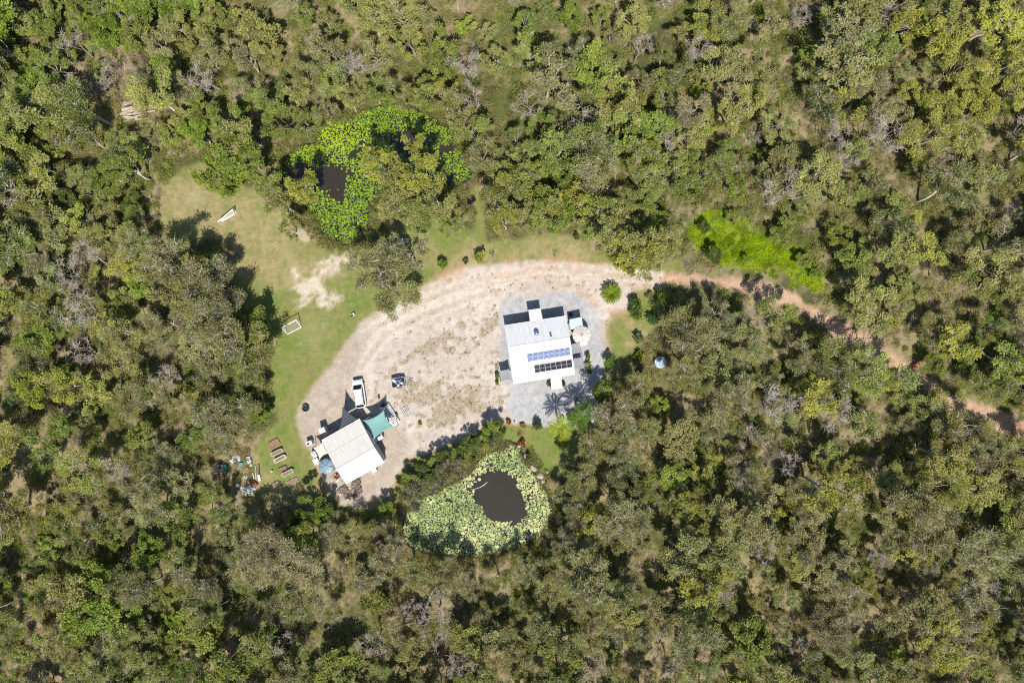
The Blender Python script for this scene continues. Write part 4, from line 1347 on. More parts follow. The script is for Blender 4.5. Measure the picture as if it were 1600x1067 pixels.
def panels(quad_px, cols, rows, glass, label):
    """Solar panels laid out over the roof patch seen between four pixels."""
    q = [tolocal(house, W(px, py, 3.2)) for px, py in quad_px]
    x0, x1 = (q[0].x + q[3].x) / 2, (q[1].x + q[2].x) / 2
    y1, y0 = (q[0].y + q[1].y) / 2, (q[2].y + q[3].y) / 2
    pw_, ph_ = (x1 - x0) / cols, (y1 - y0) / rows
    slope = math.atan2(roof_z(y1) - roof_z(y0), y1 - y0)
    fr = MB().box((0, 0, 0), (pw_ - .012, ph_ - .012, .04)).mesh("panel_frame", 'panel_rim')
    gl_ = MB().box((0, 0, 0.0225), (pw_ - .055, ph_ - .055, .012)).mesh("panel_glass", glass)
    for j in range(rows):
        for i in range(cols):
            x, y = x0 + (i + .5) * pw_, y0 + (j + .5) * ph_
            p_ = put("solar_panel", fr, house, (x, y, roof_z(y0) + (y - y0) * math.tan(slope) + .11), (slope, 0, 0))
            p_["label"] = label
            put("panel_glass", gl_, p_)


panels([(822.8, 553.4), (889.7, 543.6), (891.3, 555.3), (825.0, 565.0)], 8, 2, 'panel_blue', "blue solar panel with painted-in sky reflection")
panels([(834.5, 571.6), (893.0, 561.3), (895.0, 573.0), (836.2, 583.4)], 7, 2, 'panel_black', "black solar panel in the lower row")


def on_roof(px, py, dz=0.0):
    l_ = tolocal(house, W(px, py, 3.4))
    return Vector((l_.x, l_.y, roof_z(l_.y) + dz))


p_ = on_roof(838.3, 520.5)
vt = MB().lathe([(.22, -.15), (.22, .16), (.17, .20)], 14, p_).build("roof_vent", 'galv', house, smooth=True)
b = MB()
b.lathe([(.20, .20), (.36, .28), (.40, .42), (.34, .56), (.18, .64), (0.001, .66)], 16, p_)
b.build("vent_turbine", 'vent', vt, smooth=True)
for k in range(8):
    a = k * math.pi / 4
    MB().box((p_.x + .37 * math.cos(a), p_.y + .37 * math.sin(a), p_.z + .42), (.10, .02, .3), rz=a + .6).build("vent_blade", 'galv', vt)
p_ = on_roof(860.5, 524.5)
MB().cyl(p_ + Vector((0, 0, -.1)), p_ + Vector((0, 0, .55)), .09, n=10).lathe([(.16, .5), (.17, .58), (0.01, .66)], 10, p_).build("flue_pipe", 'steel_dark', house)
for px, py in ((796.2, 511.8), (840.8, 540.3)):
    p_ = on_roof(px, py)
    MB().cyl(p_ + Vector((0, 0, -.05)), p_ + Vector((0, 0, .35)), .035, n=8).build("vent_pipe", 'galv', house)


def flat_roof(parent, name, px4, h, h2, m, posts=True, thick=.06):
    q = [tolocal(parent, W(px, py, hh)) for (px, py), hh in zip(px4, (h, h, h2, h2))]
    o = MB().slab(q, thick).build(name, m, parent)
    if posts:
        for c in q:
            cc_ = Vector((c.x * .985 + .015 * q[0].x, c.y, 0))
            MB().cyl((c.x, c.y, 0), (c.x, c.y, c.z - thick), .045, n=6).build("post", 'trim_white', parent)
    return o


flat_roof(house, "porch_roof", [(825.5, 484.3), (844.6, 481.6), (848, 499.5), (828.2, 502.8)], 2.45, 2.62, 'roof_porch')
flat_roof(house, "porch_roof", [(860.3, 590.6), (876.8, 588.8), (879, 606.4), (861.9, 608.7)], 2.40, 2.2, 'roof_porch')
flat_roof(house, "awning", [(889.7, 499.1), (908.8, 495.2), (911.1, 511.5), (891.4, 514.9)], 2.15, 2.15, 'poly_pale')
MB().slab([tolocal(house, W(px, py, .35)) for px, py in ((886.5, 505), (890.0, 504.5), (892.2, 527), (889, 527.5))], .3).build("side_deck", 'wood_grey', house)


# ------------------------------------------------------------------ shade sails
def sail(name, corners, m, label, sag=.12, drop=.25, poles=None, group="shade sails"):
    """Tensioned cloth between 3 or 4 corner points, its edges drawn in by the wires."""
    cs = [Vector(c) for c in corners]
    cen = sum(cs, Vector()) / len(cs)
    root = thing(name, (cen.x, cen.y, 0), 0, label, "shade sail", group)
    cs = [c - Vector((cen.x, cen.y, 0)) for c in cs]
    cc_ = cen - Vector((cen.x, cen.y, 0))
    N = 14
    b = MB()
    if len(cs) == 4:
        def edge(a, c, t):
            p = a.lerp(c, t)
            m_ = a.lerp(c, .5)
            inward = (cc_ - m_)
            return p + inward * (sag * 2 * 4 * t * (1 - t))
        vs = []
        for i in range(N + 1):
            for j in range(N + 1):
                u, v = i / N, j / N
                bo, to = edge(cs[0], cs[1], u), edge(cs[3], cs[2], u)
                le, ri = edge(cs[0], cs[3], v), edge(cs[1], cs[2], v)
                bl = (cs[0] * (1 - u) + cs[1] * u) * (1 - v) + (cs[3] * (1 - u) + cs[2] * u) * v
                p = bo * (1 - v) + to * v + le * (1 - u) + ri * u - bl
                p.z -= drop * 16 * u * (1 - u) * v * (1 - v)
                vs.append(p)
        b.add(vs, [(i * (N + 1) + j, (i + 1) * (N + 1) + j, (i + 1) * (N + 1) + j + 1, i * (N + 1) + j + 1) for i in range(N) for j in range(N)])
    else:
        vs, ix_ = [], {}
        for i in range(N + 1):
            for j in range(N + 1 - i):
                u, v = i / N, j / N
                w_ = 1 - u - v
                p = cs[0] * u + cs[1] * v + cs[2] * w_
                f_ = 4 * (u * v * (1 - w_) + v * w_ * (1 - u) + w_ * u * (1 - v))
                p = p.lerp(cc_, min(.9, sag * 2.2 * f_))
                p.z -= drop * 9 * u * v * w_
                ix_[(i, j)] = len(vs)
                vs.append(p)
        fs = []
        for i in range(N):
            for j in range(N - i):
                fs.append((ix_[(i, j)], ix_[(i + 1, j)], ix_[(i, j + 1)]))
                if j < N - i - 1:
                    fs.append((ix_[(i + 1, j)], ix_[(i + 1, j + 1)], ix_[(i, j + 1)]))
        b.add(vs, fs)
    o = b.build("cloth", m, root, smooth=True)
    sd_ = o.modifiers.new("solidify", 'SOLIDIFY')
    sd_.thickness = .015
    for k in (poles if poles is not None else range(len(cs))):
        c = cs[k]
        d = (c - cc_); d.z = 0
        d.normalize()
        MB().cyl((c.x + d.x * .12, c.y + d.y * .12, 0), (c.x + d.x * .06, c.y + d.y * .06, c.z + .15), .05, n=8).build("pole", 'galv', root)
    return root


sail("shade_sail", [W(892, 537.4, 2.4), W(906, 533.4, 2.3), W(908.8, 551.3, 2.1), W(894.2, 553.6, 2.3)], 'sail_grey', "grey shade sail beside the house below the round umbrella", .05, .1, poles=(1, 2))
sail("shade_sail", [W(895.3, 559.4, 2.3), W(910.5, 556.6, 1.9), W(913.3, 575.6, 1.9), W(898.1, 577.2, 2.2)], 'sail_grey', "grey shade sail by the leafy pots on the house's east side", .06, .1, poles=(1, 2))
sail("shade_sail", [W(779.4, 578.3, 2.0), W(796, 575.5, 2.3), W(801, 594, 2.3), W(782.7, 596.8, 2.0)], 'sail_grey', "grey shade sail on the west wall of the house", .07, .1, poles=(0, 3))
# ------------------------------------------------------------------ round cream umbrella
uc = W(908.8, 523.3, 2.4)
um = thing("garden_umbrella", (uc.x, uc.y, 0), math.radians(9), "round cream garden umbrella with dark ribs beside the house", "umbrella")
MB().cyl((0, 0, 0), (0, 0, 2.72), .035, n=8).build("pole", 'wood_brown', um)
MB().lathe([(.001, .10), (.34, .09), (.36, .0)], 18).build("base", 'concrete', um)
NSEG = 12
for k in range(NSEG):
    a0 = 2 * math.pi * k / NSEG + .012
    a1 = 2 * math.pi * (k + 1) / NSEG - .012
    rr2 = 1.46 * (1.22 if k in (8, 9) else (1.02 if k % 2 else 1.0))
    zz = 2.68 - (.10 if k in (8, 9) else 0)
    bb = MB()
    vs = []
    for rad, z_ in ((.06, zz), (rr2 * .5, zz - .17), (rr2, zz - .42), (rr2 + .01, zz - .56)):
        for t in (0, .5, 1):
            a = a0 + (a1 - a0) * t
            vs.append((rad * math.cos(a), rad * math.sin(a), z_ - (.05 * rad if t == .5 else 0)))
    bb.add(vs, [(i * 3 + j, (i + 1) * 3 + j, (i + 1) * 3 + j + 1, i * 3 + j + 1) for i in range(3) for j in range(2)])
    o = bb.build("panel", 'canvas', um, smooth=False)
    md_ = o.modifiers.new("solidify", 'SOLIDIFY'); md_.thickness = .012
    a = 2 * math.pi * k / NSEG
    MB().cyl((.05 * math.cos(a), .05 * math.sin(a), 2.69), (1.47 * math.cos(a), 1.47 * math.sin(a), 2.275), .018, n=5).build("rib", 'steel_dark', um)
MB().lathe([(.10, 2.68), (.07, 2.78), (.001, 2.80)], 10).build("cap", 'canvas', um)


# ------------------------------------------------------------------ the shed
shc = Vector((-25.75, -17.77, 0))
shed = thing("shed", shc, math.radians(29.6), "pale metal shed with a weathered gable roof beside the shade sails", "shed")
SW, SN, SS, SR = 3.55, 3.97, -3.97, -1.17
ZE, ZRg = 2.85, 3.65
ribbed(MB(), -SW, SW, ((SR, ZRg), (SN, ZE))).build("roof_slope", 'roof_shed', shed)
ribbed(MB(), -SW, SW, ((SR, ZRg), (SS, ZE))).build("roof_slope", 'roof_shed', shed)
b = MB()
b.add([(-SW - .02, SR - .14, ZRg - .0), (SW + .02, SR - .14, ZRg - .0), (SW + .02, SR, ZRg + .06), (-SW - .02, SR, ZRg + .06), (-SW - .02, SR + .14, ZRg), (SW + .02, SR + .14, ZRg)], [(0, 1, 2, 3), (3, 2, 5, 4)])
b.build("ridge_cap", 'roof_shed', shed)
MB().box((0, 1.55, ZRg - (ZRg - ZE) * (1.55 - SR) / (SN - SR) + .03), (2 * SW, .10, .05), rx=-math.atan2(ZRg - ZE, SN - SR)).build("sheet_lap", 'roof_shed', shed)
w0 = MB()
hx, hn, hs_ = SW - .12, SN - .15, SS + .15
w0.add([(-hx, hs_, 0), (hx, hs_, 0), (hx, hn, 0), (-hx, hn, 0), (-hx, hs_, 2.82), (hx, hs_, 2.82), (hx, hn, 2.82), (-hx, hn, 2.82), (-hx, SR, 3.58), (hx, SR, 3.58)],
       [(0, 1, 5, 4), (2, 3, 7, 6), (1, 2, 6, 9, 5), (3, 0, 4, 8, 7)])
w0.build("wall", 'wall_shed', shed)
for y in (SN + .06, SS - .06):
    MB().box((0, y, ZE - .08), (2 * SW, .12, .1)).build("gutter", 'trim_white', shed)
rd = MB()
for k in range(12):
    rd.box((hx + .03, -1.4 + 2.0, .1 + k * .2), (.05, 2.6, .185))
rd.build("roller_door", 'trim_white', shed)
dr = MB().box((-1.8, hs_ - .03, 1.0), (.85, .06, 2.0)).build("door", 'door', shed)
MB().box((-1.5, hs_ - .08, 1.0), (.05, .05, .12)).build("handle", 'alu', dr)
sail("shade_sail", [W(535.2, 634.5, 3.6), W(558.5, 654.5, 2.8), W(530.2, 671.0, 2.8)], 'sail_navy', "dark navy triangular shade sail on the shed's north-west eave", .07, .15, poles=(0,))
sail("shade_sail", [W(566.2, 656.2, 3.0), W(600.2, 639.0, 3.2), W(616.8, 668.0, 3.0), W(583.7, 687.6, 2.8)], 'sail_teal', "pale teal shade sail on the east side of the shed", .13, .25, poles=(1, 2))
sail("shade_sail", [W(488.8, 698.8, 2.4), W(504.3, 689.5, 2.7), W(513.6, 708.2, 2.7), W(499.2, 718.5, 2.4)], 'sail_cream', "small cream shade sail between the shed and the white appliances", .12, .1, poles=(0, 3))

# ------------------------------------------------------------------ water tank
tp_ = W(509.6, 728.3, 2.05)
tk = thing("water_tank", (tp_.x, tp_.y, 0), .1, "round blue-grey water tank with a ribbed top against the shed", "water tank")
b = MB()
prof = [(1.24, 0), (1.25, .05)]
for i in range(9):
    z = .15 + i * .2
    prof += [(1.25, z), (1.29, z + .07), (1.25, z + .14)]
prof += [(1.25, 1.98), (1.20, 2.06)]
b.lathe(prof, 36).build("wall", 'tank_blue', tk, smooth=True)
for k in range(6):
    a0, a1 = k * math.pi / 3 + .05, (k + 1) * math.pi / 3 - .05
    vs = []
    for rad, z in ((.10, 2.30), (.6, 2.24), (1.0, 2.14), (1.22, 2.03)):
        for j in range(5):
            a = a0 + (a1 - a0) * j / 4
            vs.append((rad * math.cos(a), rad * math.sin(a), z + .05 * math.sin(math.pi * j / 4) * rad))
    MB().add(vs, [(i * 5 + j, (i + 1) * 5 + j, (i + 1) * 5 + j + 1, i * 5 + j + 1) for i in range(3) for j in range(4)]).build("lid_segment", 'tank_rib', tk, smooth=True)
MB().lathe([(1.22, 2.0), (.1, 2.24), (.001, 2.25)], 24).build("lid_base", 'vent', tk)
MB().lathe([(.22, 2.22), (.22, 2.36), (.001, 2.38)], 14).build("hatch", 'tank_blue', tk)


# ------------------------------------------------------------------ white appliances and boxes round the shed
def cabinet(name, px, py, size, rz, label, cat, extra=None, m='white_plastic'):
    p = W(px, py, size[2])
    r_ = thing(name, (p.x, p.y, 0), math.radians(rz), label, cat)
    MB().box((0, 0, size[2] / 2), size).build("body", m, r_, bevel=.03)
    MB().box((0, 0, size[2] + .022), (size[0] * .96, size[1] * .96, .04)).build("lid", m, r_, bevel=.012)
    if extra == 'window':
        MB().box((-.18, -.05, size[2] + .05), (.40, .30, .02)).build("hatch", 'glass_dark', r_)
    elif extra == 'coil':
        for k in range(3):
            b_ = MB()
            b_.tube([(.30 * math.cos(t * .42) - .2, .30 * math.sin(t * .42), size[2] + .06 + k * .04) for t in range(16)], [.025] * 16, 5)
            b_.build("hose_loop", 'galv', r_)
    elif extra == 'dial':
        MB().lathe([(.09, .04), (.09, .08), (.001, .085)], 10, (.25, -.25, size[2])).build("filler_cap", 'black_plastic', r_)
    elif extra == 'door':
        d_ = MB().box((0, -size[1] / 2 - .02, size[2] / 2), (size[0] * .92, .04, size[2] * .9)).build("door", m, r_)
        MB().box((size[0] * .35, -size[1] / 2 - .06, size[2] * .55), (.04, .04, .4)).build("handle", 'alu', d_)
    return r_


cabinet("fridge", 502.9, 672.2, (1.05, .85, 1.75), 22, "tall white fridge standing alone on the drive by the shed's north-west wall", "fridge", 'door')
cabinet("washing_machine", 482.8, 692.3, (1.0, .72, 1.1), 22, "white washing machine with a dark lid on the lawn edge", "washing machine", 'window')
cabinet("storage_box", 490.8, 710.0, (.75, 1.05, .95), 28, "white storage box with a coiled hose under the cream sail", "box", 'coil')
cabinet("chest_freezer", 493.8, 720.8, (.95, 1.0, .95), 28, "white chest freezer between the tank and the lawn edge", "freezer", 'dial')
cabinet("air_conditioner", 584.2, 734.3, (.85, .65, .75), 29.6, "white air conditioner box by the shed's south wall", "air conditioner", 'door')


# ------------------------------------------------------------------ cars
def car(px, py, ang, paint, label, L=4.75, Wd=1.86, Hh=1.85):
    p = W(px, py, .9)
    r_ = thing("parked_car", (p.x, p.y, 0), math.radians(ang), label, "car", "cars by the shed")
    hw = Wd / 2
    # lower body lofted along its length (y forward)
    st = [(-L / 2, .80, .45, .92), (-L / 2 + .15, .95, .38, 1.02), (-1.6, 1.0, .30, 1.05), (0.0, 1.0, .28, 1.05), (1.2, 1.0, .28, 1.08), (1.55, .98, .30, 1.08), (1.95, .94, .34, 1.02), (L / 2 - .18, .86, .38, .92), (L / 2 - .04, .74, .44, .80), (L / 2, .62, .48, .70)]
    vs, fs = [], []
    for y, wf, z0, z1 in st:
        w_ = hw * wf
        vs += [(-w_ * .92, y, z0), (-w_, y, (z0 + z1) / 2), (-w_ * .95, y, z1 - .08), (-w_ * .80, y, z1), (w_ * .80, y, z1), (w_ * .95, y, z1 - .08), (w_, y, (z0 + z1) / 2), (w_ * .92, y, z0)]
    for i in range(len(st) - 1):
        for j in range(8):
            k = (j + 1) % 8
            fs.append((i * 8 + j, i * 8 + k, (i + 1) * 8 + k, (i + 1) * 8 + j))
    fs += [tuple(range(8)), tuple(reversed(range((len(st) - 1) * 8, len(st) * 8)))]
    body = MB().add(vs, fs).build("body", paint, r_, smooth=True, bevel=.07)
    # cabin: roof and pillars
    z1 = 1.05
    yr, yf = -L / 2 + .12, 1.50
    cab = [(-hw * .84, yr, z1), (hw * .84, yr, z1), (hw * .84, yf, z1), (-hw * .84, yf, z1), (-hw * .72, yr + .52, Hh), (hw * .72, yr + .52, Hh), (hw * .72, yf - .78, Hh - .03), (-hw * .72, yf - .78, Hh - .03)]
    MB().add(cab, [(0, 1, 5, 4), (1, 2, 6, 5), (2, 3, 7, 6), (3, 0, 4, 7), (4, 5, 6, 7)]).build("cabin", paint, r_, bevel=.11)

    def pane(name, a, b_, c, d, inset=.10, off=.025, m='glass_dark'):
        q = [Vector(cab[i]) for i in (a, b_, c, d)]
        cen = sum(q, Vector()) / 4
        nr_ = (q[1] - q[0]).cross(q[3] - q[0]).normalized()
        if nr_.dot(cen - Vector((0, -.5, 1.4))) < 0:
            nr_ = -nr_
        q = [v.lerp(cen, inset) + nr_ * off for v in q]
        MB().add(q + [v - nr_ * .02 for v in q], [(0, 1, 2, 3), (7, 6, 5, 4), (0, 4, 5, 1), (1, 5, 6, 2), (2, 6, 7, 3), (3, 7, 4, 0)]).build(name, m, r_)
    pane("windscreen", 2, 3, 7, 6)
    pane("rear_window", 0, 1, 5, 4, .14, .04)
    for s_, ids in ((1, (1, 2, 6, 5)), (-1, (3, 0, 4, 7))):
        q = [Vector(cab[i]) for i in ids]
        if s_ < 0:
            q = [q[1], q[0], q[3], q[2]]
        for t0, t1 in ((.04, .30), (.34, .62), (.66, .93)):
            lo0, lo1 = q[0].lerp(q[1], t0), q[0].lerp(q[1], t1)
            hi0, hi1 = q[3].lerp(q[2], t0), q[3].lerp(q[2], t1)
            a, b_ = lo0.lerp(hi0, .10), lo1.lerp(hi1, .10)
            c, d = lo1.lerp(hi1, .85), lo0.lerp(hi0, .85)
            ov = Vector((s_ * .03, 0, .008))
            MB().add([a + ov, b_ + ov, c + ov, d + ov, a, b_, c, d], [(0, 1, 2, 3), (0, 4, 5, 1), (1, 5, 6, 2), (2, 6, 7, 3), (3, 7, 4, 0)]).build("side_window", 'glass_dark', r_)
        MB().box((s_ * (hw + .08), 1.05, 1.14), (.18, .10, .16)).build("mirror", paint, r_)
        MB().box((s_ * hw * .72, L / 2 - .10, .72), (.34, .12, .16)).build("headlight", 'lamp', r_)
        MB().box((s_ * hw * .78, -L / 2 + .03, .86), (.18, .08, .26)).build("tail_light", 'red_lamp', r_)
        MB().box((s_ * hw * .62, -.65, Hh + .05), (.05, 1.9, .05)).build("roof_rail", 'steel_dark', r_)
        for y in (1.45, -1.42):
            wl = MB()
            wl.cyl((s_ * (hw - .22), y, .36), (s_ * (hw + .01), y, .36), .36, n=18).build("wheel", 'tyre', r_)
            wh_ = [o for o in r_.children if o.name.startswith("wheel")][-1]
            MB().cyl((s_ * (hw - .02), y, .36), (s_ * (hw + .022), y, .36), .22, n=14).build("rim", 'rim', wh_)
    MB().box((0, L / 2 + .02, .50), (Wd * .72, .14, .20)).build("front_bumper", 'black_plastic', r_, bevel=.03)
    MB().box((0, -L / 2 - .02, .52), (Wd * .80, .12, .20)).build("rear_bumper", 'black_plastic', r_, bevel=.03)
    MB().box((0, L / 2 - .02, .70), (Wd * .36, .08, .14)).build("grille", 'black_plastic', r_)
    return r_


car(561.0, 615.0, 8.5, 'white_paint', "white four-wheel-drive wagon parked on the drive above the shed")
car(583.0, 671.0, 29.6 + 180, 'silver_paint', "silver car parked under the teal sail with only its bonnet showing", L=4.3, Hh=1.5)


# ------------------------------------------------------------------ box trailer with bags of rubbish
tp_ = W(622.5, 597.0, .7)
tr_ = thing("box_trailer", (tp_.x, tp_.y, 0), math.radians(9), "small open box trailer heaped with bags beside the white wagon", "trailer")
MB().box((0, 0, .50), (2.15, 1.5, .06)).build("floor", 'steel_dark', tr_)
for nm, c, s_ in (("side_panel", (0, .75, .72), (2.2, .05, .45)), ("side_panel", (0, -.75, .72), (2.2, .05, .45)), ("end_panel", (1.09, 0, .72), (.05, 1.45, .45)), ("tailgate", (-1.09, 0, .72), (.05, 1.45, .45))):
    MB().box(c, s_).build(nm, 'galv', tr_)
for s_ in (-1, 1):
    MB().cyl((.05, s_ * .80, .32), (.05, s_ * .98, .32), .31, n=16).build("wheel", 'tyre', tr_)
    MB().box((.05, s_ * .89, .68), (.85, .26, .04)).build("mudguard", 'steel_dark', tr_)
b = MB()
b.tube([(1.1, .5, .45), (2.0, 0, .45)], [.04, .04], 5)
b.tube([(1.1, -.5, .45), (2.0, 0, .45)], [.04, .04], 5)
b.tube([(1.9, 0, .45), (2.35, 0, .47)], [.05, .05], 6)
b.build("drawbar", 'steel_dark', tr_)
MB().cyl((1.85, .16, .0), (1.85, .16, .75), .035, n=6).build("jockey_wheel", 'steel_dark', tr_)


def lump(r, size, seed_h=.25, n=10):
    """A soft crumpled closed bag or stone."""
    vs, fs = [], []
    rings = 6
    for i in range(rings + 1):
        th = math.pi * i / rings
        for k in range(n):
            a = 2 * math.pi * k / n
            q = 1 + r.normal(0, .11) if 0 < i < rings else 1
            vs.append((math.sin(th) * math.cos(a) * size[0] * q, math.sin(th) * math.sin(a) * size[1] * q, math.cos(th) * size[2] * q))
    for i in range(rings):
        for k in range(n):
            k2 = (k + 1) % n
            fs.append((i * n + k, (i + 1) * n + k, (i + 1) * n + k2, i * n + k2))
    return MB().add(vs, fs)


rb = np.random.default_rng(31)
bags = [(-.75, -.35, 'black_plastic'), (-.55, .2, 'white_plastic'), (-.15, .35, 'deep_blue'), (.15, .15, 'blue'), (.45, .38, 'deep_blue'), (.1, -.25, 'red'), (.5, -.2, 'white_plastic'), (.8, .1, 'black_plastic'), (-.4, -.1, 'teal'), (.75, -.42, 'sail_grey'), (-.1, -.5, 'galv'), (-.8, .45, 'canvas')]
for i, (x, y, m_) in enumerate(bags):
    c_ = {'black_plastic': 'black', 'white_plastic': 'white', 'deep_blue': 'deep blue', 'blue': 'light blue', 'red': 'red', 'teal': 'teal', 'galv': 'grey', 'sail_grey': 'dark grey', 'canvas': 'cream'}[m_]
    o = lump(rb, (rb.uniform(.2, .32), rb.uniform(.18, .28), .16)).build("bag", m_, None, smooth=True)
    l_ = Vector((x, y))
    a = math.radians(9)
    o.location = (tp_.x + x * math.cos(a) - y * math.sin(a), tp_.y + x * math.sin(a) + y * math.cos(a), .70)
    pos = ("rear" if x < -.3 else "front" if x > .3 else "middle") + (" north" if y > 0 else " south")
    tag(o, f"{c_} bag at the {pos} corner of the box trailer" if 'middle' not in pos else f"{c_} bag at the {pos} side of the box trailer", "bag", "bags in the trailer")

# slatted flat trailer and the canoe beside the teal sail
tp_ = W(611.0, 648.8, .6)
ft = thing("flat_trailer", (tp_.x, tp_.y, 0), math.radians(32), "long white slatted boat trailer beside the teal shade sail", "trailer")
for s_ in (-1, 1):
    MB().box((s_ * .62, 0, .52), (.07, 3.6, .09)).build("rail", 'white_plastic', ft)
    MB().cyl((s_ * .74, -.3, .28), (s_ * .90, -.3, .28), .27, n=14).build("wheel", 'tyre', ft)
for k in range(13):
    MB().box((.0, -1.7 + k * .285, .58), (1.14, .15, .035), rz=.03 * math.sin(k * 2.1)).build("slat", 'white_plastic', ft)
b = MB()
b.tube([(.5, 1.8, .5), (0, 2.5, .5)], [.035, .035], 5).tube([(-.5, 1.8, .5), (0, 2.5, .5), (0, 2.8, .5)], [.035, .035, .035], 5)
b.build("drawbar", 'steel_dark', ft)


def hull(L_, B_, D_, n=15, m='white_plastic', sheer=.12):
    vs, fs = [], []
    for i in range(n):
        t = i / (n - 1)
        x = (t - .5) * L_
        w_ = B_ / 2 * max(.03, math.sin(math.pi * min(1, max(0, .04 + .92 * t))) ** .7)
        zt = D_ + sheer * (2 * t - 1) ** 2
        vs += [(x, -w_, zt), (x, -w_ * .75, D_ * .35), (x, 0, .02), (x, w_ * .75, D_ * .35), (x, w_, zt), (x, w_ * .86, zt - .01), (x, w_ * .6, D_ * .40), (x, 0, .09), (x, -w_ * .6, D_ * .40), (x, -w_ * .86, zt - .01)]
    for i in range(n - 1):
        for j in range(10):
            k = (j + 1) % 10
            fs.append((i * 10 + j, i * 10 + k, (i + 1) * 10 + k, (i + 1) * 10 + j))
    return MB().add(vs, fs)


tp_ = W(605.0, 652.5, .4)
cn = thing("canoe", (tp_.x, tp_.y, .12), math.radians(32 + 90), "slim white canoe half under the edge of the teal sail", "canoe")
hull(3.3, .75, .32).build("hull", 'white_plastic', cn, smooth=True)
for x in (-.7, .7):
    MB().box((x, 0, .30), (.16, .62, .03)).build("thwart", 'wood_brown', cn)
tp_ = W(633.5, 643.8, .15)
for k in range(5):
    o = MB().box((0, 0, 0), (.20, 1.75, .07)).build("timber_plank", 'wood_grey', None)
    a = math.radians(30)
    dx = (k - 2) * .27
    o.location = (tp_.x + dx * math.cos(a), tp_.y + dx * math.sin(a), .10 + .012 * k)
    o.rotation_euler = (0, 0, a + [-.05, .03, 0, .06, -.03][k])
    tag(o, ["westernmost", "second", "middle", "fourth", "easternmost"][k] + " weathered grey plank of the five lying east of the boat trailer", "plank", "grey planks on the yard")
cabinet("gas_heater", 595.5, 638.5, (.55, .45, .9), 20, "small white cabinet at the north corner of the teal sail", "cabinet", 'dial')
cabinet("tool_crate", 597.5, 633.5, (.6, .5, .5), 40, "black crate beside the white cabinet near the boat trailer", "crate", None, 'black_plastic')
cabinet("esky", 591.8, 620.0, (.28, .5, .35), 10, "lone small dark box on the sand between wagon and trailer", "box", None, 'black_plastic')
# white drink cooler on the lawn
cabinet("cool_box", 551.0, 491.5, (.62, .38, .42), 40, "white cool box alone on the lawn at the yard's edge", "cool box", 'window')

# ------------------------------------------------------------------ fire pit
tp_ = W(477.0, 637.5, .4)
fp = thing("fire_pit", (tp_.x, tp_.y, 0), 0, "round dark fire pit on the western edge of the drive", "fire pit")
MB().lathe([(.58, 0), (.62, .12), (.60, .42), (.50, .44), (.46, .10), (.001, .08)], 20).build("bowl", 'steel_dark', fp, smooth=True)
lump(rb, (.34, .34, .12)).build("ashes", 'ash', fp).location = (0, 0, .12)
for k in range(3):
    MB().cyl((-.3, .1 * k - .1, .26), (.32, .15 - .1 * k, .3), .05, n=6).build("burnt_log", 'ash', fp)

# ------------------------------------------------------------------ wheelbarrow
tp_ = W(527.5, 744.0, .5)
wb = thing("wheelbarrow", (tp_.x, tp_.y, 0), math.radians(120), "red and black wheelbarrow by the shed's south-west wall", "wheelbarrow")
MB().add([(-.28, -.35, .58), (.28, -.35, .58), (.32, .40, .62), (-.32, .40, .62), (-.18, -.22, .30), (.18, -.22, .30), (.18, .22, .30), (-.18, .22, .30)],
         [(4, 5, 6, 7), (0, 1, 5, 4), (1, 2, 6, 5), (2, 3, 7, 6), (3, 0, 4, 7)]).build("tray", 'rust', wb)
for s_ in (-1, 1):
    MB().tube([(s_ * .08, .62, .2), (s_ * .22, -.2, .30), (s_ * .28, -.95, .62)], [.018] * 3, 5).build("handle", 'steel_dark', wb)
    MB().tube([(s_ * .2, -.25, .3), (s_ * .22, -.4, 0)], [.018] * 2, 5).build("leg", 'steel_dark', wb)
MB().cyl((-.05, .62, .19), (.05, .62, .19), .19, n=14).build("wheel", 'tyre', wb)
b = MB().box((0, 0, .04), (1.1, .22, .06)).build("timber_plank", 'white_plastic', None)
b.location = W(525.6, 752.3, 0)
b.rotation_euler = (0, 0, math.radians(40))
tag(b, "short pale plank lying between the shed corner and the lawn", "plank")
b = MB().tube([(0, 0, .05), (.3, .5, .08), (.35, .8, .05)], [.10, .09, .06], 7).build("stump_log", 'wood_brown', None)
b.location = W(519.0, 745.5, 0)
tag(b, "short dark log beside the wheelbarrow and the water tank", "log")


# ------------------------------------------------------------------ firewood
logm = []
for i in range(5):
    q = MB()
    L_ = rb.uniform(.40, .75)
    R0 = rb.uniform(.055, .10)
    q.tube([(-L_ / 2, 0, 0), (0, rb.normal(0, .02), .01), (L_ / 2, 0, 0)], [R0, R0 * 1.06, R0 * .92], 6)
    logm.append(q.mesh("log", ['firewood', 'firewood', 'bark_grey', 'wood_brown', 'bark_brown'][i]))


def wood_heap(poly_px, n, label, high):
    P_ = poly_m(poly_px)
    c = P_.mean(0)
    root = thing("firewood_heap", (c[0], c[1], 0), 0, label, "firewood", "firewood heaps by the shed")
    lo, hi = P_.min(0), P_.max(0)
    k = 0
    while k < n:
        x, y = rb.uniform(lo[0], hi[0]), rb.uniform(lo[1], hi[1])
        if sdf(P_, np.array([x]), np.array([y]))[0] < 0:
            continue
        put("log", logm[int(rb.integers(0, 5))], root, (x - c[0], y - c[1], .08 + rb.random() * high), (0, rb.normal(0, .2), math.radians(30) + rb.normal(0, .8)))
        k += 1


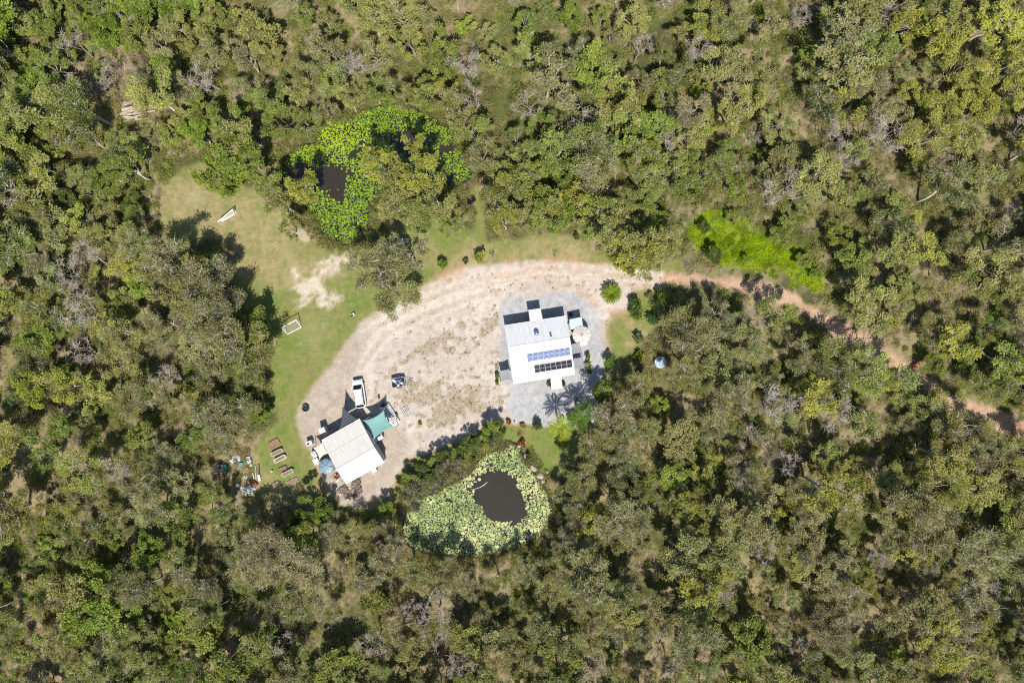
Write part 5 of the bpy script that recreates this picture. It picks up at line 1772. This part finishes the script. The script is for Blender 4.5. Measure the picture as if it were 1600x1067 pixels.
wood_heap([(553, 748), (563, 749), (566, 772), (557, 776), (550, 756)], 130, "big heap of split firewood below the shed's south corner", .45)
wood_heap([(528, 765), (540, 757), (545, 772), (541, 782), (537, 776)], 60, "smaller scattered heap of firewood nearer the lawn edge", .25)
for k, (px, py, a) in enumerate(((549.5, 766, 60), (552, 776, -30), (544, 778, -35), (546, 767.5, 5), (553.5, 773, 20))):
    o = put("firewood_log", logm[k], None, tuple(W(px, py, .1)), (0, 0, math.radians(a)), (1.6, 1.3, 1.3))
    o.location.z = .1
    tag(o, ["steep", "southernmost", "tilted south-western", "level", "eastern"][k] + " single log lying between the two firewood heaps", "log", "stray logs between the heaps")


# ------------------------------------------------------------------ soccer goals
def goal(px4, h, label, net):
    """Front goal line px4[0]-px4[1] and back ground line px4[3]-px4[2]."""
    g = [W(px, py, hh) for (px, py), hh in zip(px4, (h, h, 0, 0))]
    c = (g[0] + g[1]) / 2
    root = thing("soccer_goal", (c.x, c.y, 0), 0, label, "goal", "soccer goals on the lawn")
    a, b_, cc2, d = [v - Vector((c.x, c.y, 0)) for v in g]
    for nm, p0, p1 in (("crossbar", a, b_), ("post", a, Vector((a.x, a.y, 0))), ("post", b_, Vector((b_.x, b_.y, 0))), ("ground_bar", d + Vector((0, 0, .05)), cc2 + Vector((0, 0, .05))), ("stay", a, d + Vector((0, 0, .05))), ("stay", b_, cc2 + Vector((0, 0, .05))),
                       ("side_bar", Vector((a.x, a.y, .05)), d + Vector((0, 0, .05))), ("side_bar", Vector((b_.x, b_.y, .05)), cc2 + Vector((0, 0, .05)))):
        MB().cyl(p0, p1, .06, n=8).build(nm, 'white_paint', root)
    nb = MB()
    for i in range(1, net):
        t = i / net
        nb.tube([a.lerp(b_, t), d.lerp(cc2, t)], [.006] * 2, 3, cap=False)
        if i < net * .6:
            s_ = i / (net * .6)
            nb.tube([a.lerp(d, s_), b_.lerp(cc2, s_)], [.009] * 2, 3, cap=False)
    n_ = nb.build("net", 'white_plastic', root)
    n_["kind"] = "stuff"


goal([(440.5, 512.0), (462.5, 499.8), (470.8, 511.0), (449.5, 522.0)], 1.9, "white framed goal standing on the green lawn beside the yard", 9)
goal([(340.5, 346.5), (363.0, 327.5), (366.0, 335.5), (345.5, 347.0)], 1.5, "white netted goal at the edge of the dry upper lawn", 26)


# ------------------------------------------------------------------ raised garden beds
def bed(px4, h, round_ends, m, label, plants=None):
    q = [W(px, py, h) for px, py in px4]
    c = sum(q, Vector()) / 4
    ux_ = ((q[1] - q[0]) + (q[2] - q[3])) / 2
    vx = ((q[3] - q[0]) + (q[2] - q[1])) / 2
    L_, B_ = ux_.length, vx.length
    root = thing("garden_bed", (c.x, c.y, 0), math.atan2(ux_.y, ux_.x), label, "garden bed", "raised garden beds")
    if round_ends:
        pts = []
        rr3 = B_ / 2
        for s_ in (1, -1):
            for k in range(9):
                a = -math.pi / 2 + math.pi * k / 8
                pts.append((s_ * (L_ / 2 - rr3 + rr3 * math.cos(a)), s_ * rr3 * math.sin(a)))
        n = len(pts)
        b_ = MB()
        ins = [(x * (1 - .08 / L_ * 2), y * (1 - .08 / B_ * 2)) for x, y in pts]
        b_.add([(x, y, 0) for x, y in pts] + [(x, y, h) for x, y in pts] + [(x, y, h) for x, y in ins] + [(x, y, h - .15) for x, y in ins],
               [(i + o, (i + 1) % n + o, (i + 1) % n + n + o, i + n + o) for o in (0, n, 2 * n) for i in range(n)])
        b_.build("rim", m, root)
        MB().add([(x, y, h - .08) for x, y in ins], [tuple(range(n))]).build("soil", 'soil', root)
    else:
        for nm, cc2, s_ in (("side_board", (0, B_ / 2, h / 2), (L_ + .06, .05, h)), ("side_board", (0, -B_ / 2, h / 2), (L_ + .06, .05, h)), ("end_board", (L_ / 2, 0, h / 2 - .002), (.05, B_ - .06, h)), ("end_board", (-L_ / 2, 0, h / 2 - .002), (.05, B_ - .06, h))):
            MB().box(cc2, s_).build(nm, m, root)
        MB().box((0, 0, h / 2 - .04), (L_ - .06, B_ - .06, h - .08)).build("soil", 'soil', root)
    if plants:
        for x, y, r3 in plants:
            cn_ = np.array([[0.0, 0.0]])
            V_, F_, T_ = leaf_cloud(rb, cn_, [r3], [r3 * .8], 260, .16, .08, [0.6])
            o = put("seedling", np_mesh("seedling", V_, F_, 'leaf', T_), root, (x, y, h - .08))
            o.color = (.26, .32, .03, 1)
    return root


def z6(x, y):
    return 300 + x / 4.446, 560 + y / 4.446


bed([z6(525, 592), z6(590, 553), z6(612, 588), z6(546, 625)], .25, False, 'wood_brown', "brown timber garden bed at the northern end of the row")
bed([z6(540, 660), z6(622, 620), z6(634, 645), z6(552, 684)], .55, True, 'galv', "round-ended metal bed of bare soil, second in the row")
bed([z6(562, 706), z6(642, 664), z6(656, 690), z6(576, 730)], .60, True, 'trim_white', "round-ended bed with a bright pale rim, third in the row")
bed([z6(598, 768), z6(650, 744), z6(660, 765), z6(606, 790)], .30, False, 'wood_brown', "short brown garden bed between the two round-ended ones")
bed([z6(615, 802), z6(696, 762), z6(708, 786), z6(626, 828)], .55, True, 'galv', "round-ended metal bed with dark soil in the south of the row")
bed([z6(658, 860), z6(724, 824), z6(738, 850), z6(670, 885)], .22, False, 'wood_grey', "grey timber garden bed shaded by the southern trees")
bed([z6(555, 872), z6(595, 853), z6(632, 920), z6(592, 942)], .28, False, 'wood_grey', "grey timber bed with a lime seedling patch at the row's southern end", [(-.1, 0, .28), (.15, .1, .2)])
o = MB().lathe([(.14, 0), (.18, .34), (.16, .34), (.13, .05), (.001, .05)], 14).build("bucket", 'white_plastic', None, smooth=True)
o.location = W(425.5, 735.8, 0)
tag(o, "white bucket on the grass beside the garden beds", "bucket")

# ------------------------------------------------------------------ junk at the forest edge west of the beds
def z5(x, y):
    return 320 + x / 11.86, 700 + y / 11.86


tp_ = W(*z5(262, 365), .5)
dg = thing("dinghy", (tp_.x, tp_.y, .1), math.radians(8), "white dinghy with a dark thwart and teal tarp among the western trees", "dinghy")
hull(2.6, 1.0, .45).build("hull", 'white_plastic', dg, smooth=True)
MB().box((.15, 0, .46), (.26, .92, .04)).build("thwart", 'black_plastic', dg)
MB().box((-.45, 0, .44), (.8, .80, .04)).build("foredeck", 'white_plastic', dg)
o = lump(rb, (.36, .40, .12)).build("tarp", 'teal', dg, smooth=True)
o.location = (1.05, 0, .50)


def sheet(px, py, w_, l_, rz, m, label, cat, z=.12, tilt=0.0, name="metal_sheet", group=None):
    b_ = MB()
    n = 10
    vs = []
    for i in range(n + 1):
        for y in (-l_ / 2, l_ / 2):
            vs.append(((i / n - .5) * w_, y, .03 * (i % 2) + .02 * math.sin(i * 1.7)))
    b_.add(vs, [(2 * i, 2 * i + 2, 2 * i + 3, 2 * i + 1) for i in range(n)])
    o = b_.build(name, m, None)
    sd_ = o.modifiers.new("solidify", 'SOLIDIFY'); sd_.thickness = .012
    p = W(px, py, z)
    o.location = (p.x, p.y, z)
    o.rotation_euler = (tilt, 0, math.radians(rz))
    return tag(o, label, cat, group)


sheet(*z5(580, 200), 1.3, 1.0, 10, 'galv', "grey metal sheet north-east of the white dinghy", "metal sheet")
sheet(*z5(510, 235), .9, .7, 40, 'galv', "small grey metal sheet nearest the dinghy's stern", "metal sheet", .2, .12)
cabinet("plastic_crate", *z5(665, 295), (.75, .45, .4), 5, "bright blue crate in the junk west of the garden beds", "crate", None, 'blue')
cabinet("fuel_can", *z5(785, 365), (.5, .22, .35), 0, "red fuel can in the junk below the white boxes", "fuel can", 'dial', 'red')
cabinet("foam_box", *z5(800, 180), (.6, .45, .35), 10, "white foam box at the northern tip of the junk", "box")
cabinet("foam_box", *z5(825, 250), (.75, .6, .4), 35, "larger white box below the foam box in the junk", "box", 'dial')
cabinet("foam_box", *z5(855, 315), (.4, .35, .3), 15, "smallest white box next to the red fuel can", "box")
for k, (x0, y0, x1, y1, m_) in enumerate(((880, 450, 915, 585, 'white_plastic'), (935, 330, 950, 600, 'wood_grey'), (985, 300, 985, 560, 'wood_brown'), (1000, 310, 1010, 480, 'steel_dark'))):
    a, b_ = W(*z5(x0, y0), .2), W(*z5(x1, y1), .2)
    o = MB().cyl((0, 0, 0), b_ - a, .10 if k != 2 else .08, n=8).build("fence_post", m_, None)
    o.location = (a.x, a.y, .14)
    tag(o, ["white", "grey", "brown", "dark"][k] + " pole lying in the row of poles beside the garden-bed lawn", "pole", "poles lying by the junk")
sheet(*z5(1005, 550), .45, 1.1, 10, 'white_plastic', "white board leaning by the poles next to the lawn", "board", .3, .1, "board")
cabinet("rusty_box", *z5(920, 655), (1.0, .55, .45), -48, "rusty red metal box south of the poles", "box", None, 'rust')
for k, (x, y, w_, l_, a, m_) in enumerate(((700, 760, .8, .9, 20, 'white_plastic'), (735, 830, .7, .8, 60, 'galv'), (820, 750, 1.1, .9, 35, 'galv'), (880, 770, .9, 1.1, 70, 'galv'), (850, 850, .8, .6, 15, 'white_plastic'), (600, 690, .6, .5, 30, 'white_plastic'), (750, 540, .9, .6, 25, 'wood_grey'))):
    sheet(*z5(x, y), w_, l_, a, m_, ["western", "south-western", "central", "eastern", "southernmost", "detached north-western", "northern brown-grey"][k] + " sheet of the scrap heap under the trees by the lawn path", "metal sheet", .15 + .05 * (k % 3), .1 * (k % 3 - 1), group="scrap sheets by the lawn path")
# heap of roofing sheets and pale rubble under the big tree by the yard
for k, (px, py, w_, l_, a, z, m_) in enumerate(((596, 382, 1.1, 1.0, 20, 1.1, 'galv'), (606, 384, 1.2, .9, -15, 1.2, 'galv'), (615, 381, 1.3, .8, 15, 1.3, 'white_plastic'), (624, 378, 1.2, .9, 10, 1.4, 'galv'), (633, 376.5, 1.1, .8, 0, 1.3, 'sail_grey'), (622, 386, 1.0, 1.0, 40, .9, 'white_plastic'), (603, 391, .9, .7, 30, .6, 'galv'), (625, 396, 1.0, .6, 60, .5, 'white_plastic'), (620, 392, .7, .7, -20, .7, 'galv'), (592, 377, .6, .5, 0, 1.0, 'white_plastic'))):
    sheet(px, py, w_, l_, a, m_, ["westernmost", "second", "whitest", "fourth", "darkest easternmost", "lower white", "lowest western", "lowest white", "small lower", "north-western white"][k] + " sheet of the stack under the big tree north of the yard", "metal sheet", z, .08, group="stacked sheets under the tree")
b = thing("sheet_rack", W(613, 384, 0), math.radians(5), "dark frame carrying the stacked sheets under the big tree", "rack")
for x in (-2.0, 0, 2.0):
    for y in (-.6, .6):
        MB().box((x, y, .42), (.09, .09, .84)).build("leg", 'wood_brown', b)
    MB().box((x, 0, .80), (.1, 1.5, .07)).build("bearer", 'wood_brown', b)

# ------------------------------------------------------------------ log stack and fallen trunks in the forest
for k in range(16):
    t = k / 15
    px0 = 187 + rb.uniform(-3, 6) + 8 * t
    py0 = 163 + t * 26 + rb.normal(0, .8)
    ln = rb.uniform(22, 50) if k else 54
    px1, py1 = px0 + ln, py0 - ln * (.23 + rb.normal(0, .16))
    a, b_ = W(px0, py0, .3), W(px1, py1, .3)
    o = MB().tube([(0, 0, 0), (b_ - a) * .5 + Vector((0, 0, .03)), b_ - a], [rb.uniform(.14, .22), .15, rb.uniform(.09, .13)], 7).build("cut_log", 'log', None)
    o.location = (a.x, a.y, .18 + .12 * (k % 3))
    nth = "longest northernmost second third fourth fifth sixth seventh eighth ninth tenth eleventh twelfth thirteenth fourteenth fifteenth southernmost".split()
    tag(o, ("longest northernmost" if k == 0 else nth[k + 1]) + " pale cut log of the stack in the north-western forest, counted from the north", "log", "cut logs stacked in the forest")
for k, (x0, y0, x1, y1, r0, lab) in enumerate(((185, 807, 120, 853, .28, "thick pale fallen trunk in the south-western forest"), (300, 885, 268, 912, .20, "short fallen trunk by a dark gap in the south-western forest"), (75, 140, 138, 176, .13, "long thin fallen trunk in the north-western forest"), (322, 217, 336, 230, .16, "short white curved trunk above the goal lawn"), (1318, 562, 1346, 568, .12, "pale log lying beside the eastern track bend"), (1216, 802, 1240, 806, .10, "pale fallen branch in the south-eastern forest"), (593, 880, 602, 874, .10, "short white fallen branch below the lower pond"), (600, 838, 570, 862, .12, "dark-shaded fallen trunk south of the firewood"))):
    a, b_ = W(x0, y0, .5), W(x1, y1, .5)
    d = b_ - a
    n_ = Vector((-d.y, d.x, 0)).normalized()
    o = MB().tube([(0, 0, 0), d * .3 + n_ * .15, d * .65 - n_ * .12 + Vector((0, 0, .15)), d], [r0, r0 * .9, r0 * .75, r0 * .45], 8).build("fallen_trunk", 'bark_dead', None, smooth=True)
    o.location = (a.x, a.y, .5 if k != 2 else 2.5)
    tag(o, lab, "fallen tree", "fallen trunks in the forest")


# ------------------------------------------------------------------ palms, cycad, banana and garden plants
def frond_mesh(L_, nleaf, wl, arch, seed):
    r_ = np.random.default_rng(seed)
    vs, fs, tn = [], [], []

    def spine(t):
        return Vector((L_ * (t - .12 * t * t), 0, arch * L_ * (t * .55 - t * t * .95)))
    for i in range(12):
        p0, p1 = spine(i / 12), spine((i + 1) / 12)
        w_ = .035 * (1 - i / 13)
        o = len(vs)
        vs += [p0 + Vector((0, w_, 0)), p1 + Vector((0, w_ * .9, 0)), p1 - Vector((0, w_ * .9, 0)), p0 - Vector((0, w_, 0))]
        fs.append((o, o + 1, o + 2, o + 3)); tn += [.95] * 4
    for i in range(nleaf):
        t = .12 + .86 * i / nleaf
        p = spine(t)
        for s_ in (-1, 1):
            l_ = wl * math.sin(math.pi * min(.98, t * .85 + .12)) * r_.uniform(.85, 1.1)
            d = Vector((.45, s_ * 1.0, r_.uniform(-.55, .05))).normalized() * l_
            o = len(vs)
            vs += [p, p + d * .5 + Vector((.05, 0, 0)), p + d, p + d * .5 - Vector((.04, 0, 0))]
            fs.append((o, o + 1, o + 2, o + 3)); tn += [float(np.clip(r_.normal(.5, .2), 0, 1))] * 4
    return np_mesh("frond", np.array([tuple(v) for v in vs]), np.array(fs), 'leaf', np.array(tn))


FR = [frond_mesh(2.5, 26, .62, .9, i) for i in range(3)]
FS = [frond_mesh(1.9, 22, .30, .55, 10 + i) for i in range(3)]


def palm(px, py, h, label, color, n=13, sc_=1.0):
    p = W(px, py, h)
    root = thing("palm_tree", (p.x, p.y, 0), 0, label, "palm tree", "palms at the gravel's south-east corner")
    MB().tube([(0, 0, -.1), (.05, .03, h * .5), (0, 0, h)], [.16, .13, .10], 8).build("trunk", 'bark_grey', root, smooth=True)
    for k in range(n):
        a = 2.4 * k + random.uniform(-.2, .2)
        tilt = -.75 + 1.0 * (k / n)
        o = put("frond", FR[k % 3], root, (0, 0, h), (0, tilt, a), (sc_, sc_, sc_))
        o.color = (*color, 1)


palm(875, 667, 4.6, "yellow-green palm on the lawn corner, westernmost of the three", (.26, .31, .035))
palm(906, 655, 4.8, "dark green palm shading the gravel, middle of the three", (.11, .17, .03), 14, 1.05)
palm(916, 640, 4.0, "small dark palm against the trees, easternmost of the three", (.09, .15, .03), 10, .9)
p_ = W(955.5, 459, 1.1)
cy_ = thing("cycad", (p_.x, p_.y, 0), 0, "round rosette cycad on the yard beside the gravel pad's north-east corner", "cycad")
MB().tube([(0, 0, 0), (0, 0, .9)], [.30, .26], 10).build("trunk", 'bark_brown', cy_)
for k in range(30):
    o = put("frond", FS[k % 3], cy_, (0, 0, .9), (0, -.95 + 1.0 * (k / 30), 2.4 * k), (1.08, 1.5, 1.3))
    o.color = (.19, .25, .03, 1)
p_ = W(1020.5, 498.5, 1.2)
bn = thing("banana_plant", (p_.x, p_.y, 0), 0, "dark broad-leaved banana plant on the small eastern lawn", "banana plant")
MB().tube([(0, 0, 0), (0, 0, 1.3)], [.12, .08], 8).build("stem", 'bark_grey', bn)
bv = []
for i in range(9):
    t = i / 8
    w_ = .22 * math.sin(math.pi * (.08 + .9 * t)) + .01
    bv += [(1.15 * t, w_, .55 * t - .75 * t * t + .02), (1.15 * t, 0, .55 * t - .75 * t * t), (1.15 * t, -w_, .55 * t - .75 * t * t + .02)]
blm = np_mesh("leaf", np.array(bv), np.array([(i * 3 + j, i * 3 + 3 + j, i * 3 + 4 + j, i * 3 + 1 + j) for i in range(8) for j in range(2)]), 'leaf', np.full(27, .4), smooth=True)
for k in range(14):
    o = put("leaf", blm, bn, (.08 * math.cos(k), .08 * math.sin(k), 1.0 + .03 * k), (0, random.uniform(-.3, .3), 2.4 * k))
    o.color = (.045, .085, .03, 1)


def shrub(px, py, h, wide, color, label, flower=None, kind='wattle', group="garden shrubs"):
    base = {'gum': 10.0, 'paper': 9.5, 'wattle': 7.0, 'dead': 8.5}[kind]
    p = W(px, py, h * .7)
    tm, cm = VAR[kind][random.randrange(len(VAR[kind]))]
    root = thing("shrub", (p.x, p.y, 0), random.uniform(0, 6.28), label, "shrub", group)
    sw = wide / 2.6
    root.scale = (sw, sw, h / base)
    put("stem", tm, root)
    # a crown of its own, with leaves of full size
    r_ = np.random.default_rng(int(px * 7 + py))
    n_t = max(7, int(16 * wide))
    tips = [Vector((math.cos(a) * q, math.sin(a) * q, z)) for a, q, z in zip(r_.uniform(0, 6.28, n_t), wide * .8 * r_.random(n_t) ** .5, h * r_.uniform(.35, .9, n_t))]
    V_, F_, T_ = foliage(r_, tips, 'wattle', 46, h, wide)
    V_ = V_ * np.array([1 / sw, 1 / sw, base / h])
    V_[:, 2] = np.maximum(V_[:, 2], .02 * base / h)
    o = put("foliage", np_mesh("foliage", V_, F_, 'leaf', T_), root)
    o.color = (*color, 1)
    if flower:
        V_, F_, T_ = leaf_cloud(r_, np.array([[0, 0.0]]), [wide * 1.1], [h * 1.05], 30 / max(.1, wide * wide), .24, .20, [.5])
        V_ = V_ * np.array([1 / sw, 1 / sw, base / h])
        f_ = put("blossoms", np_mesh("blossoms", V_, F_, flower, None), root)
    return root


SG, SD, SY = (.12, .19, .035), (.07, .115, .03), (.27, .29, .04)
shrub(995, 488, 2.6, 1.2, SG, "tall green shrub on the small eastern lawn below the cycad", None)
shrub(991, 474, 2.0, .8, SD, "dark shrub at the north tip of the small eastern lawn")
shrub(1036, 463, 2.2, .8, SY, "yellow-green shrub where the small eastern lawn meets the track")
shrub(1031, 457, 2.0, .6, SD, "dark shrub beside the yellow-green one near the track")
shrub(998, 529, 1.8, .8, (.14, .19, .06), "loose pale green shrub in the middle of the small eastern lawn")
shrub(1000, 556, 1.2, .7, SY, "small yellow-leaved shrub near the round trough")
shrub(1015, 463, 1.0, .6, (.17, .19, .09), "low grey-green shrub between the cycad and the track")
shrub(954, 566, 2.4, .9, SG, "slim green shrub on the gravel's eastern grass edge")
shrub(919, 557, 1.2, .36, SG, "northernmost leafy plant of the pots east of the house")
shrub(920, 569, 1.2, .40, SY, "middle leafy plant of the pots east of the house")
shrub(922, 580, 1.2, .34, SG, "southernmost leafy plant of the pots east of the house")
shrub(777, 588, 1.2, .30, SG, "slim green plant beside the sail west of the house")
shrub(776, 599, 1.0, .30, SY, "lower yellow-green plant beside the sail west of the house")
shrub(857, 600, .8, .32, SD, "orange-flowered shrub on the west side of the south porch", 'flower')
shrub(881.5, 599, .8, .28, SD, "orange-flowered shrub on the east side of the south porch", 'flower')
shrub(691, 412, 1.8, .75, SG, "green shrub with red flowers on the lawn north of the yard", 'flower')
shrub(727, 408, .9, .45, SD, "small dark shrub with red flowers on the northern lawn", 'flower')
shrub(750, 400, 2.2, .95, SY, "yellow-green shrub on the northern lawn beside the bare sapling")
shrub(795, 660, .8, .36, (.30, .12, .04), "orange-leaved shrub at the gravel pad's south-west corner", 'flower')
shrub(817, 665, .6, .4, (.26, .19, .05), "low yellow-orange plant on the gravel pad's southern rim")
shrub(838, 664, 1.0, .8, (.10, .11, .06), "thin dark shrub on the gravel pad's southern rim")
shrub(816, 692, 1.0, .5, (.18, .07, .035), "red-leaved shrub at the north tip of the lower pond", 'flower')
shrub(826, 714, 1.0, .5, SD, "dark little shrub by the pond-edge rocks")
shrub(878, 690, 1.0, .8, SY, "bright yellow-green bush at the foot of the westernmost palm")
shrub(656, 661, .5, .26, BRT, "lone bright green bush on the sand east of the planks")
shrub(901, 369, 1.0, .5, SD, "orange-flowered shrub at the head of the dry northern lawn", 'flower')
shrub(892, 491, .7, .22, SD, "small plant in the shade behind the pale awning")
shrub(893, 650, 1.6, .7, SD, "dark shrub between the two western palms")
for k, (px, py) in enumerate(((771, 403), (869, 404))):
    tree_at('dead', px, py, 2.2, (.3, .3, .3), ["bare sapling on the northern lawn beside the yellow-green shrub", "bare sapling on the dry northern lawn, further east of the two"][k], .7, group="bare saplings on the lawn")
    TREES.pop()

# ------------------------------------------------------------------ pots, rocks, hose, trough
for px, py, rad, h, m_, lab in ((901, 624.5, .32, .6, 'steel_dark', "round dark pot on the gravel north of the palms"), (868, 687, .16, .3, 'white_plastic', "white pot on the lawn at the westernmost palm's foot"), (880, 650.5, .14, .3, 'white_plastic', "white pot on the gravel edge between the palm crowns"), (927, 631, .13, .3, 'white_plastic', "tiny white pot at the gravel's eastern edge in shade"), (804, 659, .14, .32, 'white_plastic', "white pot beside the orange-leaved shrub"), (913.5, 568, .17, .35, 'white_plastic', "white pot beside the leafy plants east of the house"), (896, 622.6, .12, .25, 'white_plastic', "small white pot next to the round dark pot")):
    p_ = W(px, py, h)
    o = thing("plant_pot", (p_.x, p_.y, 0), 0, lab, "pot", "pots round the house")
    MB().lathe([(rad * .7, 0), (rad, h), (rad * .88, h), (rad * .8, h - .06)], 14).build("pot", m_, o, smooth=True)
    MB().lathe([(rad * .82, h - .05), (.001, h - .04)], 14).build("soil", 'soil', o)
o = MB().box((0, 0, .03), (.5, .5, .05)).build("paving_slab", 'concrete', None, bevel=.01)
o.location = W(897.5, 614.8, 0)
o.rotation_euler = (0, 0, math.radians(45))
tag(o, "square grey paving slab set diamond-wise on the gravel", "paving slab")
for k, (px, py, a, b_, c_) in enumerate(((834.5, 731.5, .75, .45, .28), (843.5, 743.5, .6, .5, .26), (823, 713, .55, .4, .22), (811, 697, .3, .3, .2), (855, 737, .3, .25, .15), (848, 752, .4, .3, .2))):
    o = lump(rb, (a, b_, c_), n=9).build("rock", 'rock', None)
    p_ = W(px, py, .1)
    o.location = (p_.x, p_.y, .08)
    o.rotation_euler = (0, 0, -.7)
    tag(o, ["largest pale flat rock", "squarish pinkish rock", "flat rock by the dark little shrub", "small rock by the red-leaved shrub", "small orange-grassed rock set back", "southernmost small rock"][k] + " on the lower pond's north-east bank", "rock", "rocks on the pond bank")
hp = [W(px, py, WATER_Z + .08) for px, py in ((735, 764), (742, 763.5), (750, 761), (756, 757.5), (761.5, 752.5))]
MB().tube(hp, [.03, .04, .05, .07, .09], 8).build("float_pipe", 'white_plastic', None, smooth=True)
tag(bpy.data.objects["float_pipe"], "white curved pipe floating on the open dark pond water", "pipe")
p_ = W(1032, 566, 1.1)
tg = thing("round_trough", (p_.x, p_.y, 0), 0, "round shiny blue and white disc-topped trough among the eastern trees", "trough")
MB().lathe([(.90, 0), (.95, .5), (.95, 1.08), (.99, 1.12), (.93, 1.14)], 30).build("wall", 'galv', tg, smooth=True)
MB().lathe([(.93, 1.10), (.5, 1.13), (.001, 1.14)], 30).build("lid", 'trough', tg)
for k in range(3):
    a = k * 2.1 + .5
    MB().tube([(0, 0, 1.16), (.88 * math.cos(a), .88 * math.sin(a), 1.13)], [.03, .03], 5).build("brace", 'white_plastic', tg)
cabinet("road_barrier", 1433.5, 570.0, (.8, .35, .8), 15, "orange plastic barrier beside the eastern track", "barrier", None, 'orange')
cabinet("fuel_can", 1114.5, 417.5, (.35, .25, .4), 10, "small red can on the bank between track and swamp", "can", None, 'red')
